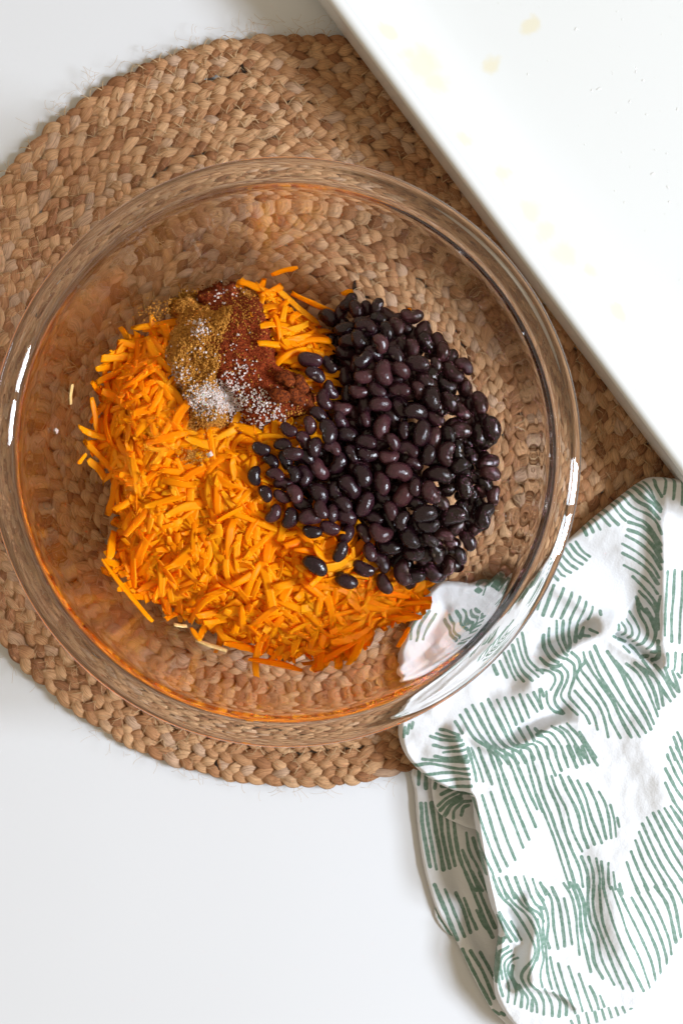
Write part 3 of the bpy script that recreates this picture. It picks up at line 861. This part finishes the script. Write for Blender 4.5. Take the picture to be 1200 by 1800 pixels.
def tile_sp(pts):
    return np.array([(260 + x / 3.75, 470 + y / 3.75) for x, y in pts])
PAP_POLY = catmull(tile_sp([(310,160),(430,105),(580,85),(660,120),(750,170),(800,260),(820,400),(855,540),(900,650),(990,680),(1050,770),(1105,860),(1090,990),(960,1040),(840,1040),(740,1080),(640,1070),(600,960),(420,700),(330,420),(300,250)]), 5, True)
CUM_POLY = catmull(tile_sp([(130,235),(270,150),(340,180),(450,225),(560,190),(620,250),(580,400),(560,640),(520,760),(560,1010),(450,1100),(300,1060),(250,960),(200,820),(110,640),(135,420),(160,330)]), 5, True)
spice_d = lookup(np.maximum(poly_sd(_gx, _gy, PAP_POLY), poly_sd(_gx, _gy, CUM_POLY)))
# ---- orange shreds
def shred_arrays(L, W, Tt, curl, twist, cup, bendy, r, n=9):
    """a grated ribbon: curved along its length, cupped across, ragged edges"""
    us = np.linspace(-0.5, 0.5, n)
    ang = curl * us
    pts = np.zeros((n, 3))
    for i in range(1, n):
        a = 0.5 * (ang[i] + ang[i - 1])
        pts[i] = pts[i - 1] + (L / (n - 1)) * np.array([math.cos(a), 0, math.sin(a)])
    pts -= pts.mean(0)
    side_b = bendy * (us ** 2 - 0.08) * L
    V = []
    ph1, ph2 = r.uniform(0, 6), r.uniform(0, 6)
    tip0, tip1 = r.uniform(0.5, 1.0), r.uniform(0.5, 1.0)
    for i, u in enumerate(us):
        f = (u + 0.5)
        w = W * (1 - (1 - tip0) * max(0, 1 - f / 0.16) - (1 - tip1) * max(0, 1 - (1 - f) / 0.16))
        wl = w * (0.5 + 0.09 * math.sin(9 * f + ph1) + r.uniform(-0.05, 0.05)); wr = w * (0.5 + 0.09 * math.sin(7 * f + ph2) + r.uniform(-0.05, 0.05))
        a = ang[i]; nx, nz = -math.sin(a), math.cos(a)
        t = twist * u
        th = Tt * (0.75 + 0.25 * min(1, f / 0.2, (1 - f) / 0.2 + 0.2))
        cs = [(-wl, -cup * w + 0.15 * th), (-0.45 * wl, 0.0), (0.45 * wr, 0.0), (wr, -cup * w + 0.15 * th), (0.5 * wr, -th), (-0.5 * wl, -th)]
        for (sy, sz) in cs:
            yy = sy * math.cos(t) - sz * math.sin(t); zz = sy * math.sin(t) + sz * math.cos(t)
            V.append((pts[i, 0] + nx * zz, yy + side_b[i], pts[i, 2] + nz * zz))
    V = np.array(V)
    m = 6
    idx = np.arange(n * m).reshape(n, m)
    q = np.stack([idx[:-1], np.roll(idx, -1, 1)[:-1], np.roll(idx, -1, 1)[1:], idx[1:]], -1).reshape(-1, 4)
    caps = [tuple(idx[0, [3, 2, 1, 0]]), tuple(idx[0, [5, 4, 3, 0]]), tuple(idx[-1, [0, 1, 2, 3]]), tuple(idx[-1, [0, 3, 4, 5]])]
    q = np.vstack([q, np.array(caps)])
    return V, q[:, ::-1]

def rand_shred(r, scale=1.0):
    L = r.choice([0.013, 0.017, 0.021, 0.025, 0.029, 0.034]) * r.uniform(0.85, 1.15) * scale
    W = r.uniform(0.0026, 0.0050)
    return shred_arrays(L, W, r.uniform(0.0007, 0.0012), r.uniform(-1.35, 0.6) * min(1.6, L / 0.015), r.uniform(-0.9, 0.9), r.uniform(-0.05, 0.22), r.uniform(-0.75, 0.75), r)

R1 = random.Random(11)
SHRED_MESHES = []
for i in range(26):
    V, q = rand_shred(R1)
    me = mesh_np("orange_shred", V, q)
    attr_f(me, "tint", np.full(len(V), 0.0))
    me.materials.append(M_SHRED)
    SHRED_MESHES.append(me)

def orient(normal, yaw, tilt_r, tilt_p):
    zq = Vector((0, 0, 1)).rotation_difference(normal).to_matrix()
    return zq @ Matrix.Rotation(yaw, 3, 'Z') @ Matrix.Rotation(tilt_p, 3, 'Y') @ Matrix.Rotation(tilt_r, 3, 'X')

SH_LABEL = "bright orange grated shred lying in the tangled heap of shreds"
SH_GROUP = "orange shreds heaped in the bowl"
# traced pieces at the rim of the heap and strays: (x0, y0, x1, y1, width px, label)
TRACED = [
 (186,984,268,1090,11,"long straight orange shred lying apart along the lower left of the heap"),
 (240,905,236,1030,17,"broad straight orange shred standing upright in view at the heap's left"),
 (416,488,482,512,13,"curved orange shred at the top edge next to the red spice"),
 (512,508,588,544,11,"thin orange shred pointing from the heap's top to the beans"),
 (455,520,498,492,13,None),(484,505,560,560,13,None),
 (145,772,205,835,12,"curled orange shred jutting out at the far left tip of the heap"),
 (138,815,158,798,7,None),(152,808,186,838,14,None),(176,630,232,628,15,None),(205,600,255,612,14,None),
 (264,552,272,590,12,None),(228,575,330,560,14,None),(160,700,175,765,10,None),(172,690,240,722,12,None),
 (186,905,205,835,16,None),(188,985,205,930,15,None),
 (338,1100,350,1128,10,None),(395,1130,450,1145,13,None),(440,1150,530,1180,15,"long orange shred forming the bottom edge of the heap"),
 (565,1130,562,1186,14,"short orange shred pointing down from the heap's bottom edge"),(640,1095,617,1178,15,"orange shred hanging down over bare glass at the heap's bottom"),
 (600,1066,752,1082,15,None),(640,1035,755,1058,11,None),(690,1060,760,1062,9,None),(705,1140,712,1092,9,None),
 (700,1070,742,1090,9,None),(560,1070,700,1075,12,None),(455,960,485,1075,18,None),(390,1000,480,1100,13,None),
 (410,900,500,935,11,None),(395,865,440,925,10,None),(250,850,232,800,16,None),(262,890,330,870,12,None),
 (640,985,660,940,10,None),(590,985,620,985,10,None),(600,512,620,505,10,None),(716,548,722,540,9,None),(822,920,832,932,8,None),
]
def stray_on_glass(px, py, px1, py1, w, mat, label, name, cat, group=None):
    r = random.Random(int(px * 7 + py))
    L = math.hypot(px1 - px, py1 - py) * FS
    V, q = shred_arrays(L, w * FS, 0.0010, r.uniform(-0.4, 0.4), r.uniform(-0.3, 0.3), 0.08, r.uniform(-0.1, 0.1), r)
    me = mesh_np(name, V, q); attr_f(me, "tint", np.full(len(V), 0.3)); me.materials.append(mat)
    o = obj(name, me, mat, None, label, cat, group)
    mx, my = (px + px1) / 2, (py + py1) / 2
    x, y = FP(mx, my)
    z, nrm = surf_frame(mx, my, lambda a, b: zin(*FP(a, b)))
    m = orient(nrm, 0, 0, 0)
    yaw = math.atan2(-(py1 - py), px1 - px)
    m = orient(nrm, yaw, 0, 0)
    o.matrix_world = Matrix.Translation((float(x), float(y), z + 0.0022)) @ m.to_4x4()
    return o
n_ind = 0
for (x0, y0, x1, y1, w, lab) in TRACED:
    r = random.Random(int(x0 * 13 + y1))
    L = math.hypot(x1 - x0, y1 - y0) * FS * 1.05
    V, q = shred_arrays(L, w * FS, 0.0013, r.uniform(-0.5, 0.2), r.uniform(-0.4, 0.4), r.uniform(0.0, 0.15), r.uniform(-0.12, 0.12), r)
    me = mesh_np("orange_shred", V, q); attr_f(me, "tint", np.full(len(V), 0.0)); me.materials.append(M_SHRED)
    o = obj("orange_shred", me, M_SHRED, None, lab or SH_LABEL, "shred", SH_GROUP)
    mx, my = (x0 + x1) / 2, (y0 + y1) / 2
    x, y = FP(mx, my)
    z, nrm = surf_frame(mx, my, shred_surf)
    o.matrix_world = Matrix.Translation((float(x), float(y), z + 0.0036)) @ orient(nrm, math.atan2(-(y1 - y0), x1 - x0), r.uniform(-0.2, 0.2), 0).to_4x4()
    n_ind += 1
stray_on_glass(475, 480, 522, 464, 11, M_SHRED, "small orange shred alone on the glass above the heap", "orange_shred", "shred", SH_GROUP)
stray_on_glass(134, 680, 140, 716, 8, M_PALE, "tiny pale orange sliver alone on the glass left of the heap", "orange_shred", "shred", SH_GROUP)
stray_on_glass(305, 1100, 330, 1098, 8, M_PALE, "tiny pale sliver just below the heap's lower left edge", "orange_shred", "shred", SH_GROUP)
stray_on_glass(345, 1125, 400, 1142, 12, M_PALE, "pale peel curl lying on the glass below the heap", "orange_shred", "shred", SH_GROUP)
n_ind += 4
# the top layer, each shred an object
def hidden_by(px, py):
    return float(bean_d(px, py))
cand = []
r = random.Random(21)
while len(cand) < 300 - n_ind:
    best, bd = None, -1
    for _ in range(7):
        px, py = r.uniform(150, 770), r.uniform(490, 1165)
        if float(shred_d(px, py)) < 8: continue
        if hidden_by(px, py) > -8: continue
        if float(spice_d(px, py)) > -6: continue
        dd = min([1e9] + [(px - a) ** 2 + (py - b) ** 2 for a, b in cand])
        if dd > bd: best, bd = (px, py), dd
    if best: cand.append(best)
for (px, py) in cand:
    me = r.choice(SHRED_MESHES)
    o = obj("orange_shred", me, M_SHRED, None, SH_LABEL, "shred", SH_GROUP)
    x, y = FP(px, py)
    z, nrm = surf_frame(px, py, shred_surf)
    dd = float(shred_d(px, py))
    yaw = r.uniform(0, 6.283)
    fl = 1.0 if dd > 40 else 0.5
    sgn = r.choice((1, 1, 1, -1))
    m = orient(nrm, yaw, r.uniform(-0.26, 0.26) + (math.pi if sgn < 0 else 0), r.uniform(-0.22, 0.22) * fl)
    sc_ = r.uniform(0.85, 1.15)
    o.matrix_world = Matrix.Translation((float(x), float(y), z + r.uniform(0.0002, 0.0028))) @ m.to_4x4() @ Matrix.Diagonal((sc_, sc_, sc_, 1))
# the mass underneath, past counting
vs, qs, ti, c = [], [], [], 0
for i in range(6800):
    px, py = r.uniform(150, 770), r.uniform(490, 1165)
    d = float(shred_d(px, py))
    if d < 12 or hidden_by(px, py) > 2: continue
    sp_in = float(spice_d(px, py)) > -8
    V, q = rand_shred(r, 0.9 if d > 35 else 0.6)
    z, nrm = surf_frame(px, py, shred_surf)
    m = np.array(orient(nrm, r.uniform(0, 6.283), r.uniform(-0.4, 0.4), r.uniform(-0.22, 0.22)))
    x, y = FP(px, py)
    zb = float(zin(x, y))
    dz = r.uniform(-0.0065, -0.003) if sp_in else r.uniform(-0.0036, 0.0020)
    V = V @ m.T + np.array([float(x), float(y), max(z + dz, zb + 0.002)])
    vs.append(V); qs.append(q + c); ti.append(np.full(len(V), r.random())); c += len(V)
V = np.vstack(vs)
V[:, 2] = np.maximum(V[:, 2], zin(V[:, 0], V[:, 1]) + 0.0004)
me = mesh_np("grated_shreds", V, np.vstack(qs)); attr_f(me, "tint", np.concatenate(ti))
obj("grated_shreds", me, M_SHRED, None, "deeper mass of orange grated shreds filling the heap", "shreds", None, "stuff")

# ---- black beans: (x, y, angle clockwise from +x in the photo, length px)
BEANS = [(613,527,-50,40),(625,540,70,36),(578,553,40,38),(646,538,80,30),(663,537,100,33),(664,561,20,33),(607,576,-20,36),(642,578,15,36),(677,586,80,38),(669,612,70,35),(615,603,0,40),(607,618,10,36),(638,637,-40,38),(676,661,80,47),(546,638,10,42),(555,662,30,37),(578,645,50,35),(606,664,80,36),(641,667,-10,38),(580,690,60,35),(630,692,10,36),
(711,566,40,40),(698,574,60,36),(723,614,80,34),(748,602,60,42),(779,619,95,38),(730,648,10,47),(764,646,90,32),(800,653,45,43),(747,672,40,42),(700,690,10,38),(783,683,20,36),(818,680,80,30),(842,709,75,43),
(668,714,0,40),(753,705,85,43),(783,712,60,38),(642,740,80,30),(671,755,105,50),(727,733,10,42),(707,760,90,32),(738,765,100,45),(762,773,100,42),(748,797,100,38),(613,765,15,38),(640,782,15,36),(645,798,10,34),(712,793,25,40),(725,813,20,30),(780,798,100,44),(680,805,0,34),(698,833,15,50),(635,837,65,44),(670,850,75,42),(768,837,10,46),(615,857,50,48),(708,872,-60,46),(722,858,90,32),(640,888,-65,46),(753,867,60,42),(673,875,30,32),
(575,762,75,43),(598,722,10,38),(572,705,70,39),(560,823,55,43),(590,815,-65,42),(518,800,0,36),(538,838,80,40),(558,868,55,43),(487,835,20,32),(463,793,20,31),(518,833,70,32),(497,873,30,32),(520,870,60,34),(590,865,80,36),(500,786,10,32),
(860,755,75,48),(840,762,80,42),(807,724,50,38),(794,702,20,34),(801,762,-10,45),(799,794,85,40),(800,820,-25,36),(857,815,-20,42),(857,836,20,38),(852,851,40,32),(811,856,75,46),(843,862,40,30),(850,904,110,48),(842,881,60,35),(792,904,-10,45),(810,897,80,38),(825,901,75,40),(802,925,-45,38),(777,940,10,36),(794,954,20,33),(821,947,60,39),(808,976,70,34),(764,969,70,38),(765,1003,30,46),(788,996,100,32),
(743,903,-10,43),(703,915,-70,34),(668,932,20,43),(717,943,60,43),(747,920,5,41),(683,958,15,43),(727,968,-15,38),(668,987,55,41),(708,1005,80,46),(675,1025,60,39),(727,1017,-40,42),(753,947,40,34),(640,937,60,36),(650,968,70,36),
(512,910,-70,37),(548,907,0,41),(552,932,10,34),(578,928,20,35),(607,908,20,38),(608,937,-65,38),(587,900,90,32),(690,630,50,36),(700,722,60,34),(660,690,40,34),(610,695,100,34),(735,690,70,34),(820,740,40,34),(825,800,60,36),(830,840,30,34),(730,890,40,34),(690,895,70,34),(620,800,60,34),(585,790,30,34),(655,910,20,34),(600,745,60,34),(830,870,80,34),(560,735,40,34),(760,740,30,34),(690,780,60,32),(600,890,40,34),(700,655,40,36),(770,885,30,34),(780,770,70,34),(478,812,40,34),(505,812,70,34),(540,806,20,35),(536,775,60,34),(553,790,100,34),(500,850,10,34),(470,868,60,32),(533,890,30,34),(565,895,70,34),(512,760,30,32),(545,752,80,33)]
STRAY_BEANS = [(452,838,90,33,"single black bean at the left tip of the bean heap, on orange shreds"),(483,903,-55,34,"small black bean at the heap's lower left corner beside a pale shred"),(598,968,-65,39,"black bean touching the heap's lower edge, tilted upright above two strays"),
 (555,992,35,50,"kidney-curved black bean lying alone on the orange shreds"),(608,1018,25,42,"oval black bean lying alone on the orange shreds nearest the bottom"),(638,998,25,40,"black bean half off the heap right of the lone oval bean")]
def bean_mesh(seed, wrinkle=0.0, split=False):
    r = random.Random(seed)
    nu, nv = 22, 14
    V = []
    bend = r.uniform(0.10, 0.34); dent = r.uniform(0.05, 0.16)
    for i in range(nv + 1):
        t = math.pi * i / nv
        for j in range(nu):
            p = 2 * math.pi * j / nu
            st = math.sin(t)
            x = math.cos(t); y = st * math.cos(p); z = st * math.sin(p)
            st2 = abs(st) ** 0.85
            sx = 0.5 * x
            sy = 0.335 * st2 * math.cos(p); sz = 0.30 * st2 * math.sin(p)
            sy += bend * (x * x - 0.4) * 0.35
            if math.cos(p) > 0:     # the concave side with the hilum
                sy -= dent * math.exp(-(x / 0.28) ** 2) * math.cos(p) * 0.55
            w = wrinkle * (math.sin(9 * x + 5 * p + seed) + 0.6 * math.sin(17 * x - 3 * p)) * 0.012
            k = 1 + w + 0.02 * math.sin(3 * p + seed + 4 * x)
            V.append((sx, sy * k, sz * k))
    idx = np.arange((nv + 1) * nu).reshape(nv + 1, nu)
    q = np.stack([idx[:-1], np.roll(idx, -1, 1)[:-1], np.roll(idx, -1, 1)[1:], idx[1:]], -1).reshape(-1, 4)
    me = mesh_np("black_bean", V, q)
    import bmesh
    bm = bmesh.new(); bm.from_mesh(me)
    bmesh.ops.remove_doubles(bm, verts=bm.verts, dist=1e-5)
    bmesh.ops.recalc_face_normals(bm, faces=bm.faces)
    for f in bm.faces: f.smooth = True
    bm.to_mesh(me); bm.free()
    return me
BM = [bean_mesh(s, w) for s, w in ((1, 0.3), (2, 0.2), (3, 1.6), (4, 0.5), (5, 0.3), (6, 2.2), (7, 0.4), (8, 0.9))]
for me in BM: me.materials.append(M_BEAN)
SBM = [m.copy() for m in BM[:3]]
for me in SBM:
    me.materials.clear(); me.materials.append(M_SBEAN)
SPICED = [(497,700,20,36),(522,702,40,37),(545,716,70,38),(505,672,30,36),(528,682,60,35)]
allb = []
for b in BEANS: allb.append([*b, 0, None])
for b in STRAY_BEANS: allb.append([*b[:4], 1, b[4]])
for b in SPICED: allb.append([*b, 2, None])
nt = len(allb)
rb = random.Random(3)
tries = 0
while len(allb) < nt + 134 and tries < 4000:
    tries += 1
    px, py = rb.uniform(480, 860), rb.uniform(530, 1030)
    if float(bean_d(px, py)) < 6: continue
    if min((px - b[0]) ** 2 + (py - b[1]) ** 2 for b in allb[nt:] or [[-999, 0]]) < 16 ** 2: continue
    allb.append([px, py, rb.uniform(0, 180), rb.uniform(34, 42), 3, None])
nb = len(allb)
bx, by = FP(np.array([b[0] for b in allb]), np.array([b[1] for b in allb]))
bz = np.zeros(nb); bang = np.zeros(nb); btilt = np.zeros(nb); blen = np.zeros(nb)
for i, b in enumerate(allb):
    f = shred_surf if b[4] == 1 else food_surf
    z = float(f(np.array([float(b[0])]), np.array([float(b[1])]))[0])
    lift = 0.0082 * smooth01((float(shred_surf(b[0], b[1])) - float(bean_surf(b[0], b[1])) + 0.008) / 0.008)
    bz[i] = z + (-0.0072 if b[4] == 3 else (0.0068 if b[4] == 1 else float(lift)))
    bang[i] = -math.radians(b[2]); blen[i] = min(b[3], 45) * FS * rb.uniform(1.0, 1.08)
    btilt[i] = rb.uniform(-0.28, 0.28)
goal = bz.copy()
gx0, gy0 = bx.copy(), by.copy()
free = np.array([0.45 if b[4] == 3 else (0.0 if b[4] == 1 else 0.16) for b in allb])
rad = blen * 0.315
own = np.repeat(np.arange(nb), 2)
for it in range(70):
    off = blen * 0.20
    dirs = np.stack([np.cos(bang) * np.cos(btilt), np.sin(bang) * np.cos(btilt), np.sin(btilt)], 1)
    c = np.stack([bx, by, bz], 1)
    pts = np.empty((2 * nb, 3)); pts[0::2] = c - dirs * off[:, None]; pts[1::2] = c + dirs * off[:, None]
    rr = np.repeat(rad, 2)
    D = pts[:, None, :] - pts[None, :, :]
    dist = np.sqrt((D ** 2).sum(-1)) + 1e-9
    ov = rr[:, None] + rr[None, :] - dist
    ov[own[:, None] == own[None, :]] = 0
    ov = np.clip(ov, 0, None)
    push = (D / dist[:, :, None] * (ov * 0.22)[:, :, None]).sum(1)
    mv = push[0::2] + push[1::2]
    bx += mv[:, 0] * free; by += mv[:, 1] * free; bz += np.clip(mv[:, 2], -0.0012, 0.0012)
    bz += (goal - bz) * 0.05
    bx += (gx0 - bx) * 0.03; by += (gy0 - by) * 0.03
    bz = np.maximum(bz, zin(bx, by) + rad * 1.02)
B_LABEL = "glossy black bean within the dense heap of beans"
B_GROUP = "black beans heaped in the bowl"
for i, b in enumerate(allb):
    if b[4] == 2:
        o = obj("black_bean", rb.choice(SBM), None, None, "black bean dusted rusty red with paprika beside the spice heap", "bean", "paprika dusted beans")
    else:
        me = BM[3] if (b[5] and 'curved' in b[5]) else rb.choice(BM)
        o = obj("black_bean", me, None, None, b[5] or B_LABEL, "bean", B_GROUP)
    s = blen[i]
    m = Matrix.Translation((bx[i], by[i], bz[i])) @ Matrix.Rotation(bang[i], 4, 'Z') @ Matrix.Rotation(-btilt[i], 4, 'Y') @ Matrix.Rotation(rb.uniform(-1.0, 1.0) + rb.choice((0, math.pi)), 4, 'X')
    wd = rb.uniform(0.94, 1.10)
    o.matrix_world = m @ Matrix.Diagonal((s, s * wd, s * wd, 1))

# the beans further down, past counting
vs, qs, c = [], [], 0
bco = []
for me in BM[:4]:
    vv = np.empty(len(me.vertices) * 3); me.vertices.foreach_get("co", vv); vv = vv.reshape(-1, 3)
    bco.append((vv, [list(p.vertices) for p in me.polygons]))
tr_, qd_ = [], []
for k in range(1200):
    px, py = rb.uniform(480, 870), rb.uniform(520, 1030)
    d = float(bean_d(px, py))
    if d < 6 or len(vs) >= 230: continue
    x, y = FP(px, py)
    zt = float(food_surf(px, py)); zb = float(zin(x, y))
    z = max(zb + 0.0040, zt - 0.0055 - rb.uniform(0.004, 0.013))
    vv, ff = rb.choice(bco)
    sz = rb.uniform(34, 42) * FS
    m = np.array(Euler((rb.uniform(0, 6.28), rb.uniform(-0.5, 0.5), rb.uniform(0, 6.28))).to_matrix())
    V = (vv * sz) @ m.T + np.array([float(x), float(y), z])
    V[:, 2] = np.maximum(V[:, 2], zin(V[:, 0], V[:, 1]) + 0.0003)
    for f in ff: (qd_ if len(f) == 4 else tr_).append([i + c for i in f])
    vs.append(V); c += len(V)
obj("black_beans", mesh_np("black_beans", np.vstack(vs), qd_, tr_), M_BEAN, None, "deeper black beans showing dark between the beans on top", "beans", None, "stuff")

# ---- spices
def heap(name, poly, amp, seed, mat, label, cat, fine, spacing=1.3, lump=1.0):
    x0, y0 = poly.min(0) - 12; x1, y1 = poly.max(0) + 12
    X, Y = np.meshgrid(np.arange(x0, x1, spacing), np.arange(y0, y1, spacing))
    sd = poly_sd(X, Y, poly) + 9 * fbm(X / 14, Y / 14, seed, 3)
    base = food_surf(X.ravel(), Y.ravel()).reshape(X.shape)
    w = smooth01((sd + 6) / 26.0)
    Z = base - 0.004 + w * amp + lump * 0.0022 * fbm(X / 22, Y / 22, seed + 3, 3) * w + fine * np.abs(fbm(X / 4.5, Y / 4.5, seed + 5, 2)) * w + 0.4 * fine * rng.uniform(-1, 1, X.shape)
    keep = sd > -7
    xw, yw = FP(X, Y)
    idx = np.full(X.shape, -1); idx[keep] = np.arange(keep.sum())
    q = np.stack([idx[1:, :-1], idx[1:, 1:], idx[:-1, 1:], idx[:-1, :-1]], -1).reshape(-1, 4)
    q = q[(q >= 0).all(1)]
    o = obj(name, mesh_np(name, np.stack([xw, yw, Z], -1)[keep], q), mat, None, label, cat)
    def zf(px, py):
        i = np.clip(((py - y0) / spacing).astype(int), 0, X.shape[0] - 1); j = np.clip(((px - x0) / spacing).astype(int), 0, X.shape[1] - 1)
        return Z[i, j]
    return o, zf
pap, pap_z = heap("paprika_heap", PAP_POLY, 0.0105, 61, M_PAP, "mound of dark red ground paprika between shreds and beans", "spice heap", 0.0006)
cum, cum_z = heap("cumin_heap", CUM_POLY, 0.0125, 71, M_CUM, "clumpy mound of golden brown ground cumin on orange shreds", "spice heap", 0.0016, lump=1.6)
ICO = None
def grains(name, pts, rmin, rmax, mat, parent=None, kind="stuff", cube=False, label=None, cat=None):
    import bmesh
    bm = bmesh.new()
    if cube: bmesh.ops.create_cube(bm, size=1.5)
    else: bmesh.ops.create_icosphere(bm, subdivisions=1, radius=1)
    bv = np.array([v.co[:] for v in bm.verts]); bf = np.array([[v.index for v in f.verts] for f in bm.faces]); bm.free()
    n = len(pts)
    rr = rng.uniform(rmin, rmax, n)
    jit = 1 + rng.uniform(-0.35, 0.35, (n, len(bv), 1))
    sc3 = rng.uniform(0.6, 1.35, (n, 1, 3))
    q = rng.normal(size=(n, 4)); q /= np.linalg.norm(q, axis=1)[:, None]
    w, x, y, z = q.T
    Rm = np.stack([np.stack([1-2*(y*y+z*z), 2*(x*y-z*w), 2*(x*z+y*w)], -1), np.stack([2*(x*y+z*w), 1-2*(x*x+z*z), 2*(y*z-x*w)], -1), np.stack([2*(x*z-y*w), 2*(y*z+x*w), 1-2*(x*x+y*y)], -1)], -2)
    L = bv[None] * jit * sc3 * rr[:, None, None]
    V = np.einsum('nij,nkj->nki', Rm, L) + np.asarray(pts)[:, None, :]
    F = (bf[None] + (np.arange(n) * len(bv))[:, None, None]).reshape(-1, bf.shape[1])
    me = mesh_np(name, V.reshape(-1, 3), F if cube else None, None if cube else F, smooth=False)
    return obj(name, me, mat, parent, label, cat, None, kind)
def scatter(poly, n, zf, grow=0, up=0.0003):
    lo, hi = poly.min(0) - 12, poly.max(0) + 12
    px = rng.uniform(lo[0], hi[0], n * 4); py = rng.uniform(lo[1], hi[1], n * 4)
    ok = poly_sd(px, py, poly) + 8 * fbm(px / 10, py / 10, 5, 2) > -grow
    px, py = px[ok][:n], py[ok][:n]
    x, y = FP(px, py)
    return np.stack([x, y, np.maximum(zf(px, py), food_surf(px, py) - 0.001) + up], -1)
def top_z(px, py):
    return np.maximum(food_surf(px, py) + 0.003, 0)
def spice_z(px, py):
    z = food_surf(px, py) + 0.0005
    inp = poly_sd(px, py, PAP_POLY) > -4; inc = poly_sd(px, py, CUM_POLY) > -4
    z = np.where(inp, np.maximum(z, pap_z(px, py)), z); z = np.where(inc, np.maximum(z, cum_z(px, py)), z)
    return z
def blob(cx, cy, sx, sy, n):
    return np.stack([rng.normal(cx, sx, n), rng.normal(cy, sy, n)], 1)
def on_top(xy, up=0.0006):
    x, y = FP(xy[:, 0], xy[:, 1])
    return np.stack([x, y, spice_z(xy[:, 0], xy[:, 1]) + up], -1)
grains("loose_paprika", scatter(PAP_POLY, 2600, pap_z, 4), 0.00018, 0.00042, M_PAP, pap)
grains("loose_paprika", scatter(CUM_POLY, 520, cum_z, -2), 0.00016, 0.00040, M_PAP, pap)
grains("loose_cumin", np.vstack([scatter(PAP_POLY, 420, pap_z, -2), on_top(blob(425, 545, 22, 26, 420), 0.0002), on_top(blob(437, 510, 9, 5, 160), 0.0008), on_top(blob(525, 735, 14, 8, 120), 0.0006)]), 0.00018, 0.00048, M_CUM, cum)
grains("loose_cumin", scatter(CUM_POLY, 4200, cum_z, 7), 0.00022, 0.00062, M_CUM, cum)
lump = np.array([(330 + 18 * math.cos(a), 770 + 9 * math.sin(a)) for a in np.linspace(0, 6.28, 12)])
grains("cumin_specks", on_top(np.vstack([blob(345, 803, 11, 7, 170), blob(275, 548, 14, 9, 120), blob(350, 740, 26, 14, 160)]), 0.0035), 0.0002, 0.0005, M_CUM, cum)
SALT = np.vstack([blob(382, 706, 25, 13, 1300), blob(395, 700, 34, 18, 260), blob(312, 664, 12, 12, 130), blob(352, 570, 9, 4, 60), blob(355, 588, 10, 6, 75), blob(430, 655, 12, 10, 40), blob(462, 712, 9, 12, 95), blob(484, 733, 12, 9, 40),
                  blob(476, 760, 16, 12, 330), blob(510, 778, 14, 8, 60), blob(430, 755, 12, 10, 45), blob(350, 625, 20, 16, 30), blob(430, 620, 20, 20, 16), blob(410, 510, 20, 8, 14), blob(390, 520, 30, 16, 12), blob(500, 720, 30, 25, 30)])
grains("salt_crystals", on_top(SALT), 0.00024, 0.00054, M_SALT, None, "stuff", True, "scatter of coarse white salt crystals over the spice heaps", "salt")
def stray_grain(px, py, label):
    x, y = FP(np.array([px]), np.array([py]))
    z = float(zin(x, y)[0]) if px < 150 else float(spice_z(np.array([px]), np.array([py]))[0]) + 0.004
    o = grains("salt_grain", np.array([[float(x[0]), float(y[0]), z + 0.001]]), 0.0013, 0.0015, M_SALT, None, None, True, label, "salt grain")
stray_grain(115.0, 761.0, "single white salt grain on the bare glass at left")
stray_grain(374.0, 801.0, "single white salt grain on orange shreds below the spices")
